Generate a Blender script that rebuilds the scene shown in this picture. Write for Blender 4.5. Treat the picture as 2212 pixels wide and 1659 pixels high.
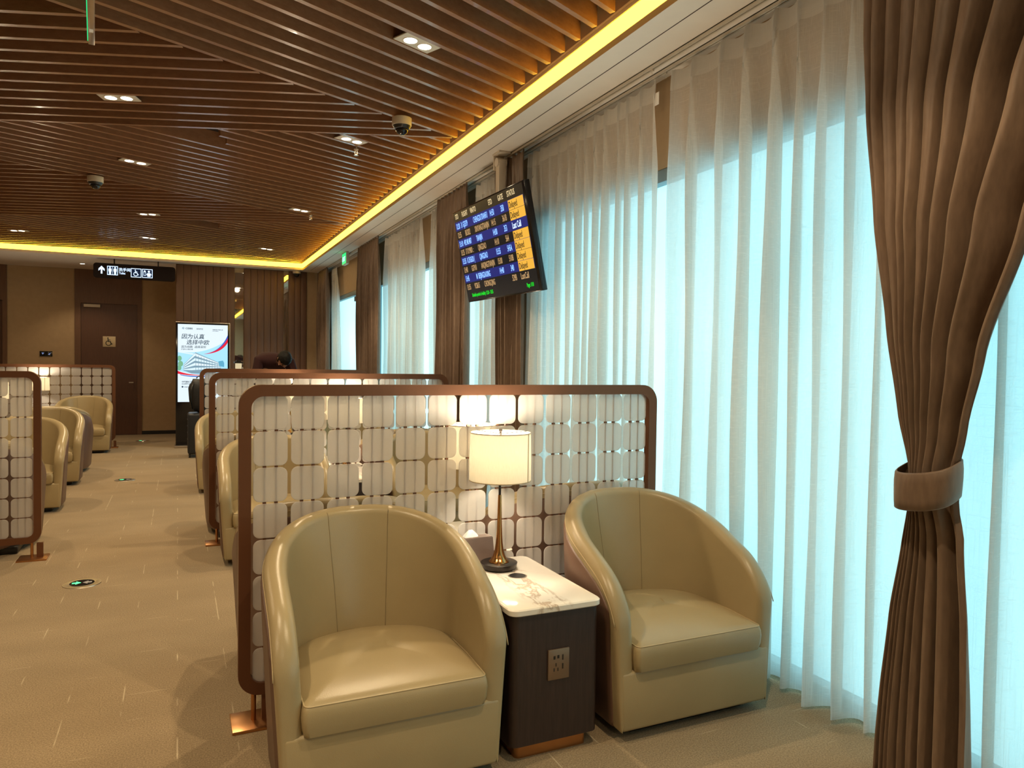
import bpy, bmesh, math, random
from mathutils import Vector, Matrix
random.seed(7)
for o in list(bpy.data.objects): bpy.data.objects.remove(o)
S = bpy.context.scene
COL = S.collection
PI = math.pi

# ------------------------------------------------------------------ camera
FPX = 1566.0
cd = bpy.data.cameras.new('camera'); cam = bpy.data.objects.new('camera', cd); COL.objects.link(cam)
cd.sensor_fit = 'HORIZONTAL'; cd.sensor_width = 36.0; cd.lens = 36.0*FPX/2212.0
cd.clip_start = 0.05; cd.clip_end = 100
dy = Vector((384-1106, 778-829.5, FPX)).normalized()
dx = Vector((4502.32-1106, 833.597-829.5, FPX)).normalized()
dz = dx.cross(dy)
M = Matrix((dx, dy, dz))           # world = M @ cam(right, down, forward)
R3 = Matrix((M.col[0], -M.col[1], -M.col[2])).transposed()
cam.matrix_world = Matrix.Translation((0, 0, 1.45)) @ R3.to_4x4()
S.camera = cam

# ------------------------------------------------------------------ world, exposure
w = bpy.data.worlds.new('world'); S.world = w; w.use_nodes = True
w.node_tree.nodes['Background'].inputs[0].default_value = (0.55, 0.9, 1.0, 1)
w.node_tree.nodes['Background'].inputs[1].default_value = 0.3
S.view_settings.view_transform = 'Standard'; S.view_settings.look = 'None'
S.view_settings.gamma = 1.0; S.view_settings.use_curve_mapping = False
S.view_settings.exposure = 0.0
S.cycles.max_bounces = 10; S.cycles.diffuse_bounces = 5; S.cycles.transparent_max_bounces = 24
S.cycles.use_denoising = True
S.cycles.sample_clamp_indirect = 6.0
SPOT_W = 106.0; SPOT_COL = (1.0, 0.77, 0.48)
LAMP_W = 24.0; LAMP_COL = (1.0, 0.86, 0.64)
COVE_COL = (1.0, 0.57, 0.032); COVE_E = 9.5
WIN_COL = (0.42, 0.90, 1.0); WIN_E = 1.38

# ------------------------------------------------------------------ materials
def srgb(r, g, b):
    f = lambda c: (c/255/12.92) if c/255 <= 0.04045 else ((c/255+0.055)/1.055)**2.4
    return (f(r), f(g), f(b))
class NT:
    def __init__(s, name):
        m = bpy.data.materials.new(name); m.use_nodes = True; s.m = m; s.t = m.node_tree; s.n = s.t.nodes
        s.b = s.n['Principled BSDF']; s.out = s.n['Material Output']
    def node(s, typ, **kw):
        n = s.n.new(typ)
        for k, v in kw.items():
            if k.startswith('i_'):
                key = k[2:]; key = int(key) if key.isdigit() else key.replace('_', ' ')
                n.inputs[key].default_value = v
            else: setattr(n, k, v)
        return n
    def link(s, a, b): s.t.links.new(a, b)
    def coord(s, scale=(1, 1, 1), which='Object', rot=(0, 0, 0)):
        c = s.node('ShaderNodeTexCoord'); mp = s.node('ShaderNodeMapping')
        mp.inputs['Scale'].default_value = scale; mp.inputs['Rotation'].default_value = rot
        s.link(c.outputs[which], mp.inputs[0]); return mp.outputs[0]
    def ramp(s, fac, stops):
        r = s.node('ShaderNodeValToRGB'); e = r.color_ramp.elements
        while len(e) < len(stops): e.new(0.5)
        for i, (p, c) in enumerate(stops):
            e[i].position = p; e[i].color = (*c, 1) if len(c) == 3 else c
        s.link(fac, r.inputs[0]); return r.outputs[0]
    def bump(s, h, strength=0.3, dist=0.01):
        b = s.node('ShaderNodeBump'); b.inputs['Strength'].default_value = strength; b.inputs['Distance'].default_value = dist
        s.link(h, b.inputs['Height']); s.link(b.outputs[0], s.b.inputs['Normal'])
def plain(name, col, rough=0.5, metal=0.0, spec=0.5, vary=0.06, scale=12.0, coat=0.0, bump=0.0, bscale=300.0):
    k = NT(name); b = k.b
    b.inputs['Roughness'].default_value = rough; b.inputs['Metallic'].default_value = metal
    b.inputs['Specular IOR Level'].default_value = spec; b.inputs['Coat Weight'].default_value = coat
    co = k.coord()
    n = k.node('ShaderNodeTexNoise'); n.inputs['Scale'].default_value = scale; n.inputs['Detail'].default_value = 4
    k.link(co, n.inputs['Vector'])
    lo = tuple(c*(1-vary) for c in col); hi = tuple(min(1, c*(1+vary)) for c in col)
    k.link(k.ramp(n.outputs[0], [(0.3, lo), (0.7, hi)]), b.inputs['Base Color'])
    if bump:
        n2 = k.node('ShaderNodeTexNoise'); n2.inputs['Scale'].default_value = bscale
        k.link(co, n2.inputs['Vector']); k.bump(n2.outputs[0], bump, 0.002)
    return k.m
def emis(name, col, strength):
    k = NT(name); k.b.inputs['Base Color'].default_value = (*[c*0.06 for c in col], 1)
    k.b.inputs['Specular IOR Level'].default_value = 0.12; k.b.inputs['Emission Color'].default_value = (*col, 1); k.b.inputs['Emission Strength'].default_value = strength
    return k.m
def wood(name, dark, light, scale=(1, 1, 8), rough=0.4, coat=0.1, nscale=6.0, spec=0.5):
    k = NT(name); co = k.coord(scale)
    n = k.node('ShaderNodeTexNoise'); n.inputs['Scale'].default_value = nscale; n.inputs['Detail'].default_value = 8
    n.inputs['Roughness'].default_value = 0.65
    k.link(co, n.inputs['Vector'])
    k.link(k.ramp(n.outputs[0], [(0.3, dark), (0.7, light)]), k.b.inputs['Base Color'])
    k.b.inputs['Roughness'].default_value = rough; k.b.inputs['Coat Weight'].default_value = coat
    k.b.inputs['Specular IOR Level'].default_value = spec
    k.bump(n.outputs[0], 0.08, 0.002); return k.m
def carpet():
    k = NT('carpet'); co = k.coord()
    n1 = k.node('ShaderNodeTexNoise', i_Scale=1.5, i_Detail=6.0); k.link(k.coord((1.0, 2.0, 1)), n1.inputs['Vector'])
    n2 = k.node('ShaderNodeTexNoise', i_Scale=170.0, i_Detail=3.0); k.link(co, n2.inputs['Vector'])
    base = k.ramp(n1.outputs[0], [(0.3, (0.262, 0.193, 0.112)), (0.7, (0.318, 0.237, 0.141))])
    fine = k.ramp(n2.outputs[0], [(0.34, (0.66, 0.64, 0.62)), (0.66, (1.16, 1.16, 1.16))])
    mx = k.node('ShaderNodeMix', data_type='RGBA', blend_type='MULTIPLY'); mx.inputs[0].default_value = 1
    k.link(base, mx.inputs[6]); k.link(fine, mx.inputs[7])
    # thin broken pale lines woven both ways
    prev = mx.outputs[2]
    for rot, sc, off in ((0.0, 1.0, 0.5), (PI/2, 1.0, 0.37), (PI/2, 1.0, 0.11)):
        c2 = k.coord((1, 1, 1), 'Object', (0, 0, rot))
        br = k.node('ShaderNodeTexBrick', i_Scale=1.0, i_2=(0, 0, 0, 1), i_1=(0, 0, 0, 1), i_3=(1, 1, 1, 1))
        br.inputs['Color1'].default_value = (0, 0, 0, 1); br.inputs['Color2'].default_value = (0, 0, 0, 1); br.inputs['Mortar'].default_value = (1, 1, 1, 1)
        br.inputs['Mortar Size'].default_value = 0.0035; br.inputs['Mortar Smooth'].default_value = 0.6
        br.inputs['Brick Width'].default_value = 40.0; br.inputs['Row Height'].default_value = 0.25 if rot == 0 else 0.21
        br.offset = off; k.link(c2, br.inputs['Vector'])
        nm = k.node('ShaderNodeTexNoise', i_Scale=1.0, i_Detail=2.0)
        c3 = k.coord((4, 12, 1) if rot == 0 else (12, 3.2, 1)); k.link(c3, nm.inputs['Vector'])
        th = k.ramp(nm.outputs[0], [(0.54, (0, 0, 0)), (0.62, (1, 1, 1))])
        mu = k.node('ShaderNodeMath', operation='MULTIPLY'); k.link(br.outputs[0], mu.inputs[0]); k.link(th, mu.inputs[1])
        m2 = k.node('ShaderNodeMath', operation='MULTIPLY'); k.link(mu.outputs[0], m2.inputs[0]); m2.inputs[1].default_value = 0.30
        mm = k.node('ShaderNodeMix', data_type='RGBA'); k.link(m2.outputs[0], mm.inputs[0]); k.link(prev, mm.inputs[6])
        mm.inputs[7].default_value = (0.62, 0.52, 0.36, 1); prev = mm.outputs[2]
    k.link(prev, k.b.inputs['Base Color']); k.b.inputs['Roughness'].default_value = 0.95
    k.b.inputs['Specular IOR Level'].default_value = 0.1; k.b.inputs['Sheen Weight'].default_value = 0.15
    k.bump(n2.outputs[0], 0.6, 0.003); return k.m
def marble():
    k = NT('marble'); co = k.coord((1, 1, 1))
    n = k.node('ShaderNodeTexNoise', i_Scale=4.5, i_Detail=10.0); n.inputs['Distortion'].default_value = 0.5; n.inputs['Roughness'].default_value = 0.6
    k.link(k.coord((2.6, 0.8, 1), 'Object', (0, 0, -0.12)), n.inputs['Vector'])
    v = k.ramp(n.outputs[0], [(0.455, (0.86, 0.80, 0.71)), (0.492, (0.50, 0.38, 0.29)), (0.515, (0.72, 0.62, 0.50)), (0.55, (0.86, 0.80, 0.71))])
    sep = k.node('ShaderNodeSeparateXYZ'); k.link(co, sep.inputs[0])
    a1 = k.node('ShaderNodeMath', operation='MULTIPLY_ADD'); k.link(sep.outputs[1], a1.inputs[0]); a1.inputs[1].default_value = -0.05; k.link(sep.outputs[0], a1.inputs[2])
    ad = k.node('ShaderNodeMath', operation='ABSOLUTE'); k.link(a1.outputs[0], ad.inputs[0])
    band = k.ramp(ad.outputs[0], [(0.0, (1, 1, 1)), (0.05, (0.9, 0.9, 0.9)), (0.085, (0, 0, 0))])
    mx = k.node('ShaderNodeMix', data_type='RGBA'); k.link(band, mx.inputs[0]); mx.inputs[6].default_value = (0.86, 0.80, 0.71, 1); k.link(v, mx.inputs[7])
    k.link(mx.outputs[2], k.b.inputs['Base Color']); k.b.inputs['Roughness'].default_value = 0.12; return k.m
def leather(name, col, rough=0.36, vary=0.05):
    k = NT(name); co = k.coord()
    n = k.node('ShaderNodeTexNoise', i_Scale=4.0, i_Detail=3.0); k.link(co, n.inputs['Vector'])
    lo = tuple(c*(1-vary) for c in col); hi = tuple(c*(1+vary) for c in col)
    k.link(k.ramp(n.outputs[0], [(0.3, lo), (0.7, hi)]), k.b.inputs['Base Color'])
    v = k.node('ShaderNodeTexVoronoi', i_Scale=420.0); k.link(co, v.inputs['Vector'])
    n3 = k.node('ShaderNodeTexNoise', i_Scale=9.0, i_Detail=2.0); k.link(co, n3.inputs['Vector'])
    a = k.node('ShaderNodeMath', operation='MULTIPLY_ADD'); k.link(n3.outputs[0], a.inputs[0]); a.inputs[1].default_value = 3.0; k.link(v.outputs[0], a.inputs[2])
    k.bump(a.outputs[0], 0.12, 0.0015)
    k.b.inputs['Roughness'].default_value = rough; k.b.inputs['Specular IOR Level'].default_value = 0.45; return k.m
def sheer(name='sheer_voile', hi=0.24, lo=0.11):
    k = NT(name)
    co = k.coord((1, 1, 1))
    # slubby linen weave
    h1 = k.node('ShaderNodeTexNoise', i_Scale=1.0, i_Detail=4.0); k.link(k.coord((30, 2.5, 260)), h1.inputs['Vector'])
    h2 = k.node('ShaderNodeTexNoise', i_Scale=1.0, i_Detail=3.0); k.link(k.coord((260, 240, 4)), h2.inputs['Vector'])
    mx = k.node('ShaderNodeMath', operation='MAXIMUM'); k.link(h1.outputs[0], mx.inputs[0]); k.link(h2.outputs[0], mx.inputs[1])
    tr = k.ramp(mx.outputs[0], [(0.52, (hi, hi, hi)), (0.72, (lo, lo, lo))])
    t = k.node('ShaderNodeBsdfTransparent'); tl = k.node('ShaderNodeBsdfTranslucent'); df = k.node('ShaderNodeBsdfDiffuse')
    t.inputs[0].default_value = (1, 1, 1, 1)
    tl.inputs[0].default_value = (0.86, 0.86, 0.84, 1); df.inputs[0].default_value = (0.82, 0.79, 0.74, 1)
    m1 = k.node('ShaderNodeMixShader'); m1.inputs[0].default_value = 0.40; k.link(tl.outputs[0], m1.inputs[1]); k.link(df.outputs[0], m1.inputs[2])
    m2 = k.node('ShaderNodeMixShader'); k.link(tr, m2.inputs[0]); k.link(m1.outputs[0], m2.inputs[1]); k.link(t.outputs[0], m2.inputs[2])
    k.link(m2.outputs[0], k.out.inputs[0]); k.n.remove(k.b); return k.m
def acrylic():
    k = NT('frosted_acrylic')
    n = k.node('ShaderNodeTexNoise', i_Scale=60.0); k.link(k.coord(), n.inputs['Vector'])
    t = k.node('ShaderNodeBsdfTransparent'); tl = k.node('ShaderNodeBsdfTranslucent')
    tl.inputs[0].default_value = (0.86, 0.82, 0.78, 1)
    p = k.b; k.link(k.ramp(n.outputs[0], [(0.3, (0.72, 0.68, 0.64)), (0.7, (0.76, 0.72, 0.68))]), p.inputs['Base Color']); p.inputs['Roughness'].default_value = 0.35
    m1 = k.node('ShaderNodeMixShader'); m1.inputs[0].default_value = 0.5; k.link(tl.outputs[0], m1.inputs[1]); k.link(p.outputs[0], m1.inputs[2])
    rf = k.node('ShaderNodeBsdfRefraction'); rf.inputs['Roughness'].default_value = 0.42; rf.inputs['IOR'].default_value = 1.12
    m2 = k.node('ShaderNodeMixShader'); m2.inputs[0].default_value = 0.34; k.link(m1.outputs[0], m2.inputs[1]); k.link(rf.outputs[0], m2.inputs[2])
    m3 = k.node('ShaderNodeMixShader'); m3.inputs[0].default_value = 0.12; k.link(m2.outputs[0], m3.inputs[1]); k.link(t.outputs[0], m3.inputs[2])
    k.link(m3.outputs[0], k.out.inputs[0]); return k.m
def shade_fabric():
    k = NT('lampshade_fabric')
    n = k.node('ShaderNodeTexNoise', i_Scale=1.0); k.link(k.coord((300, 300, 40)), n.inputs['Vector'])
    tl = k.node('ShaderNodeBsdfTranslucent'); df = k.node('ShaderNodeBsdfDiffuse')
    c = k.ramp(n.outputs[0], [(0.3, (0.90, 0.86, 0.77)), (0.7, (0.94, 0.91, 0.82))])
    k.link(c, tl.inputs[0]); k.link(c, df.inputs[0])
    m1 = k.node('ShaderNodeMixShader'); m1.inputs[0].default_value = 0.35; k.link(tl.outputs[0], m1.inputs[1]); k.link(df.outputs[0], m1.inputs[2])
    k.link(m1.outputs[0], k.out.inputs[0]); k.n.remove(k.b); return k.m
def drape_mat():
    k = NT('brown_velour'); n = k.node('ShaderNodeTexNoise', i_Scale=1.0, i_Detail=4.0)
    k.link(k.coord((60, 60, 14)), n.inputs['Vector'])
    k.link(k.ramp(n.outputs[0], [(0.3, (0.145, 0.093, 0.062)), (0.7, (0.195, 0.127, 0.085))]), k.b.inputs['Base Color'])
    k.b.inputs['Roughness'].default_value = 0.55; k.b.inputs['Sheen Weight'].default_value = 0.3
    k.b.inputs['Sheen Tint'].default_value = (0.9, 0.7, 0.5, 1)
    k.bump(n.outputs[0], 0.15, 0.002); return k.m

M_CARPET = carpet(); M_MARBLE = marble(); M_SHEER = sheer(); M_HEAD = sheer('sheer_buckram', 0.08, 0.03); M_TILE = acrylic(); M_SHADE = shade_fabric(); M_DRAPE = drape_mat()
M_CREAM = leather('olive_cream_leather', (0.36, 0.28, 0.152), 0.30); M_PIPE = leather('cream_piping', (0.47, 0.365, 0.205), 0.4)
M_SEAM = leather('seam_thread', (0.27, 0.205, 0.11), 0.6)
M_BROWN = leather('taupe_brown_leather', (0.135, 0.075, 0.05), 0.45)
M_SLAT = wood('slat_timber', (0.25, 0.108, 0.050), (0.31, 0.145, 0.070), (2, 14, 14), 0.26, 0.25, 3.0, 0.6)
M_FRAME = plain('bronze_frame', (0.17, 0.072, 0.036), 0.34, 0.55, vary=0.03)
M_BRONZE = plain('copper_bronze', (0.55, 0.27, 0.11), 0.28, 0.95, vary=0.05)
M_BRASS = plain('lamp_brass', (0.62, 0.33, 0.12), 0.18, 1.0, vary=0.03)
M_DWOOD = wood('dark_veneer', (0.020, 0.011, 0.009), (0.042, 0.022, 0.018), (20, 20, 1.2), 0.42, 0.05)
M_PANEL = wood('wall_veneer', (0.125, 0.058, 0.030), (0.170, 0.083, 0.043), (14, 14, 0.8), 0.5, 0.0)
M_DOOR = wood('door_veneer', (0.085, 0.034, 0.018), (0.12, 0.050, 0.026), (14, 14, 0.8), 0.45, 0.0)
M_BEIGE = plain('beige_wallcovering', (0.44, 0.31, 0.18), 0.85, vary=0.04, bump=0.1)
M_WHITE = plain('ceiling_paint', (0.80, 0.72, 0.63), 0.85, vary=0.015)
M_DARK = plain('black_plastic', (0.012, 0.011, 0.011), 0.35, vary=0.1)
M_BLK = plain('black_gloss', (0.006, 0.006, 0.008), 0.12, vary=0.1)
M_DBROWN = plain('dark_brown_paint', (0.05, 0.026, 0.016), 0.7)
M_PLEN = plain('plenum_paint', (0.035, 0.018, 0.012), 0.8)
M_TRIMW = plain('warm_white_plastic', (0.62, 0.53, 0.42), 0.4, vary=0.02)
M_ALU = plain('aluminium_rail', (0.62, 0.56, 0.47), 0.4, 0.2, vary=0.03)
M_STEEL = plain('brushed_steel', (0.55, 0.48, 0.40), 0.3, 0.9)
M_COVE = emis('cove_led', COVE_COL, COVE_E)
M_COVELIP = plain('cove_lip_paint', (0.55, 0.40, 0.20), 0.7, vary=0.02)
M_EDGE = plain('cove_edge_paint', (0.40, 0.25, 0.12), 0.6, vary=0.02)
M_DISC = emis('downlight_glow', (1.0, 0.90, 0.70), 9.0)
M_GREEN = emis('green_sign_glow', (0.02, 0.75, 0.22), 1.2); M_GREENL = emis('green_arrow_glow', (0.12, 1.0, 0.35), 1.6)
M_SIGNW = emis('sign_white_glow', (0.62, 0.78, 1.0), 1.6); M_SIGNN = emis('sign_navy_glow', (0.006, 0.014, 0.04), 1.0)
M_CHROME = plain('polished_steel', (0.75, 0.68, 0.58), 0.3, 1.0)
M_TISSUE = plain('tissue_paper', (0.85, 0.82, 0.78), 0.9)
M_MESH = None
def mesh_mat():
    k = NT('teal_lit_mesh'); v = k.node('ShaderNodeTexChecker', i_Scale=110.0); k.link(k.coord((1, 1, 1), 'Object', (0, 0, 0.6)), v.inputs['Vector'])
    k.link(k.ramp(v.outputs[1], [(0.4, (0.02, 0.05, 0.05)), (0.6, (0.18, 0.42, 0.42))]), k.b.inputs['Base Color']); return k.m  # teal light falling on the mesh is put into its base colour
M_MESH = mesh_mat()
def glass_pane():
    k = NT('daylit_frosted_glass')
    # frosted film lit evenly by daylight from outside
    n = k.node('ShaderNodeTexNoise', i_Scale=0.5, i_Detail=1.0); k.link(k.coord(), n.inputs['Vector'])
    c = k.ramp(n.outputs[0], [(0.35, (WIN_COL[0]*0.85, WIN_COL[1]*0.95, WIN_COL[2])), (0.65, (WIN_COL[0]*1.15, WIN_COL[1]*1.03, 1.0))])
    k.link(c, k.b.inputs['Emission Color']); k.b.inputs['Emission Strength'].default_value = WIN_E
    k.b.inputs['Base Color'].default_value = (0.5, 0.6, 0.6, 1); k.b.inputs['Roughness'].default_value = 0.3
    return k.m
M_GLASS = glass_pane()
M_WFRAME = plain('window_frame_paint', (0.20, 0.27, 0.30), 0.5, vary=0.03)

# ------------------------------------------------------------------ helpers
def link(o, parent=None):
    COL.objects.link(o)
    if parent: o.parent = parent
    return o
def tag(o, label, cat, group=None):
    o['label'] = label; o['category'] = cat
    if group: o['group'] = group
    return o
def thing(name, label, cat, loc=(0, 0, 0), rz=0, group=None):
    o = bpy.data.objects.new(name, None); o.empty_display_size = 0.05; COL.objects.link(o)
    o.location = loc; o.rotation_euler = (0, 0, rz); return tag(o, label, cat, group)
def mk(name, bm, mat, parent=None, smooth=False, angle=None):
    me = bpy.data.meshes.new(name); bmesh.ops.recalc_face_normals(bm, faces=bm.faces); bm.to_mesh(me); bm.free()
    if mat: me.materials.append(mat)
    if smooth or angle:
        for p in me.polygons: p.use_smooth = True
        if angle: me.set_sharp_from_angle(angle=math.radians(angle))
    return link(bpy.data.objects.new(name, me), parent)
def struct(o): o['kind'] = 'structure'; return o
def bx(bm, x0, x1, y0, y1, z0, z1, bev=0.0, seg=2, mat=None):
    r = bmesh.ops.create_cube(bm, size=1.0)
    vs = r['verts']
    mt = Matrix.Translation(((x0+x1)/2, (y0+y1)/2, (z0+z1)/2)) @ Matrix.Diagonal((abs(x1-x0), abs(y1-y0), abs(z1-z0), 1))
    bmesh.ops.transform(bm, matrix=mt, verts=vs)
    if mat is not None: bmesh.ops.transform(bm, matrix=mat, verts=vs)
    if bev:
        es = list({e for v in vs for e in v.link_edges})
        bmesh.ops.bevel(bm, geom=es, offset=bev, segments=seg, affect='EDGES', profile=0.5)
    return vs
def box(name, x0, x1, y0, y1, z0, z1, mat, parent=None, bev=0.0, seg=2):
    bm = bmesh.new(); bx(bm, x0, x1, y0, y1, z0, z1, bev, seg)
    return mk(name, bm, mat, parent, angle=40 if bev else None)
def tube(bm, pts, r, n=8, closed=False, caps=True):
    pts = [Vector(p) for p in pts]; rings = []; N = len(pts)
    up = Vector((0.13, 0.27, 0.95)).normalized()
    for i, p in enumerate(pts):
        if closed: d = pts[(i+1) % N]-pts[i-1]
        else: d = pts[min(i+1, N-1)]-pts[max(i-1, 0)]
        d.normalize(); a = d.cross(up)
        if a.length < 1e-3: a = d.cross(Vector((1, 0, 0)))
        a.normalize(); b = d.cross(a).normalized(); rr = r[i] if isinstance(r, (list, tuple)) else r
        rings.append([bm.verts.new(p+(a*math.cos(2*PI*k/n)+b*math.sin(2*PI*k/n))*rr) for k in range(n)])
    for i in range(N if closed else N-1):
        A, B = rings[i], rings[(i+1) % N]
        for k in range(n): bm.faces.new((A[k], A[(k+1) % n], B[(k+1) % n], B[k]))
    if caps and not closed:
        bm.faces.new(rings[0][::-1]); bm.faces.new(rings[-1])
def lathe(bm, prof, n=40, cx=0, cy=0, cap0=True, cap1=True):
    rings = [[bm.verts.new((cx+r*math.cos(2*PI*k/n), cy+r*math.sin(2*PI*k/n), z)) for k in range(n)] for r, z in prof]
    for A, B in zip(rings, rings[1:]):
        for k in range(n): bm.faces.new((A[k], A[(k+1) % n], B[(k+1) % n], B[k]))
    if cap0: bm.faces.new(rings[0][::-1])
    if cap1: bm.faces.new(rings[-1])
def rrect(w, h, r, n=6, cx=0, cy=0):
    out = []
    for (sx, sy, a0) in ((1, 1, 0), (-1, 1, 90), (-1, -1, 180), (1, -1, 270)):
        for i in range(n+1):
            a = math.radians(a0+90*i/n); out.append((cx+sx*(w/2-r)+r*math.cos(a), cy+sy*(h/2-r)+r*math.sin(a)))
    return out
def prism(bm, poly, f0, f1):
    """poly list of 2d pts, f0/f1 map (a,b)->3d"""
    A = [bm.verts.new(f0(*p)) for p in poly]; B = [bm.verts.new(f1(*p)) for p in poly]; n = len(poly)
    for k in range(n): bm.faces.new((A[k], A[(k+1) % n], B[(k+1) % n], B[k]))
    bm.faces.new(A[::-1]); bm.faces.new(B)
def copy_tree(o, parent=None):
    c = o.copy(); COL.objects.link(c); c.parent = parent
    for ch in o.children: copy_tree(ch, c)
    return c
def dup(root, label, loc, rz=0, group=None):
    c = copy_tree(root); c.location = loc; c.rotation_euler = (0, 0, rz); c['label'] = label
    if group: c['group'] = group
    return c
def text_mesh(name, body, mat, size, mtx, parent=None, align='LEFT', sx=1.0, shear=0.0, bold=0.0, extrude=0.0008):
    cu = bpy.data.curves.new(name, 'FONT'); cu.body = body; cu.size = size; cu.align_x = align; cu.shear = shear; cu.offset = bold; cu.extrude = extrude
    cu.resolution_u = 3
    to = bpy.data.objects.new(name, cu); COL.objects.link(to); bpy.context.view_layer.update()
    dg = bpy.context.evaluated_depsgraph_get()
    me = bpy.data.meshes.new_from_object(to.evaluated_get(dg)); bpy.data.objects.remove(to); bpy.data.curves.remove(cu)
    me.transform(mtx @ Matrix.Diagonal((sx, 1, 1, 1))); me.materials.clear(); me.materials.append(mat)
    o = bpy.data.objects.new(name, me); return link(o, parent)

# ------------------------------------------------------------------ room shell
RX = 2.58; HZ = 3.13; SX = 2.08; LXW = -4.3; YF = -3.2; YB = 15.75; YW = 14.0; YS = 13.72; TX = -3.02
struct(box('floor', LXW, RX+0.1, YF, YB, -0.1, 0.0, M_CARPET))
bm = bmesh.new()
bx(bm, SX, RX+0.12, YF, YB, HZ, HZ+0.5)                 # soffit by the windows
bx(bm, LXW, SX, YS, YB, HZ, HZ+0.5)                     # soffit at the back
bx(bm, LXW, TX-0.06, YF, YS, HZ, HZ+0.5)
struct(mk('ceiling', bm, M_WHITE))
bm = bmesh.new(); bx(bm, TX-0.06, SX, YF, YS, 3.50, 3.56); struct(mk('ceiling', bm, M_PLEN))
struct(box('trim_1', SX+0.135, SX+0.14, YF, YS, HZ-0.0015, HZ+0.001, M_DBROWN))
# cove: lit strip, lip and edge board round the slatted tray
def cove_run(n, horiz):
    # profile in (d = distance into room from the soffit edge, z)
    def P(d, z, s):
        return (SX-d, s, z) if not horiz else (s, YS-d, z)
    a, b = ((YF, lambda d: YS-d) if not horiz else (TX-0.06, lambda d: SX-d))
    def strip(name, pr, mat):
        bm = bmesh.new(); A = []; B = []
        for d, z in pr:
            A.append(bm.verts.new(P(d, z, a))); B.append(bm.verts.new(P(d, z, b(d))))
        k = len(pr)
        for i in range(k): bm.faces.new((A[i], A[(i+1) % k], B[(i+1) % k], B[i]))
        bm.faces.new(A); bm.faces.new(B[::-1])
        return mk(name, bm, mat, angle=40)
    struct(strip('trim_%d' % n, [(0.0, 3.131), (0.0, 3.166), (-0.02, 3.166), (-0.02, 3.131)], M_COVELIP))
    o = strip('cove_light', [(0.0, 3.168), (0.014, 3.250), (0.006, 3.256), (-0.014, 3.170)], M_COVE)
    struct(strip('trim_%d' % (n+1), [(0.014, 3.252), (0.018, 3.246), (0.026, 3.244), (0.031, 3.250), (0.031, 3.270), (0.014, 3.275)], M_COVELIP))
    struct(strip('trim_%d' % (n+2), [(0.031, 3.262), (0.040, 3.256), (0.046, 3.262), (0.046, 3.36), (0.031, 3.36)], M_EDGE))
    return o
tag(cove_run(2, False), 'long glowing yellow cove light running along the window side of the slatted ceiling', 'cove light', 'glowing cove strips round the ceiling')
tag(cove_run(5, True), 'glowing yellow cove light across the far end of the slatted ceiling', 'cove light', 'glowing cove strips round the ceiling')
struct(box('trim_8', TX-0.06, TX-0.03, YF, YS, 3.13, 3.5, M_DBROWN))
# mesh above the gap by the cove, its teal light put into the colour
struct(box('trim_9', SX-0.42, SX-0.07, YF, YS-0.1, 3.42, 3.43, M_MESH))

# walls
bm = bmesh.new(); bx(bm, -0.03, RX+0.12, YW, YB+0.1, 0, HZ); struct(mk('wall_back', bm, M_BEIGE))
DX0, DX1, DZ = -1.65, -0.71, 2.50
bm = bmesh.new()
bx(bm, -0.655, -0.03, YB, YB+0.1, 0, HZ); bx(bm, -2.80, -1.75, YB, YB+0.1, 0, HZ)
struct(mk('wall_back_left', bm, M_BEIGE))
bm = bmesh.new()   # timber surrounds
bx(bm, -1.75, DX0, YB-0.02, YB+0.1, 0, HZ); bx(bm, DX1, -0.63, YB-0.02, YB+0.1, 0, HZ); bx(bm, DX0, DX1, YB-0.02, YB+0.1, DZ, HZ)
struct(mk('trim_10', bm, M_PANEL))
bm = bmesh.new(); bx(bm, -2.87, -2.80, YB-0.03, YB+0.1, 0, HZ); bx(bm, LXW, -2.87, YB-0.03, YB+0.1, 2.49, HZ); struct(mk('trim_11', bm, M_PANEL))
d2 = struct(box('door_2', -3.8, -2.875, YB+0.02, YB+0.07, 0, 2.485, M_DOOR))
struct(box('light_block_back', LXW, 0.0, YB+0.101, YB+0.15, -0.05, HZ+0.1, M_DBROWN))  # unseen backing added to block sky light leaking through the door gaps
struct(box('wall_back_far', LXW, -3.8, YB, YB+0.1, 0, 2.49, M_BEIGE))
d1 = struct(box('door_1', DX0+0.004, DX1-0.004, YB, YB+0.05, 0.005, DZ-0.004, M_DOOR))
bm = bmesh.new(); bx(bm, -0.85, -0.78, YB-0.06, YB-0.045, 1.0, 1.02); bx(bm, -0.79, -0.775, YB-0.05, YB, 1.0, 1.02); mk('door_handle', bm, M_STEEL, d1)
box('door_closer', -1.60, -1.33, YB-0.05, YB, DZ-0.075, DZ-0.02, M_TRIMW, d1, 0.006)
struct(box('baseboard_back_right', -0.63, -0.03, YB-0.012, YB, 0, 0.07, M_DARK))
struct(box('baseboard_back', -2.80, -1.75, YB-0.012, YB, 0, 0.07, M_DARK))
struct(box('wall_left', LXW-0.1, LXW, YF, YB, 0, HZ, M_BEIGE))
struct(box('wall_front', LXW, RX, YF-0.1, YF, 0, HZ, M_BEIGE))
struct(box('baseboard_right', RX-0.012, RX, 13.2, YW, 0, 0.07, M_DARK))
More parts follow.
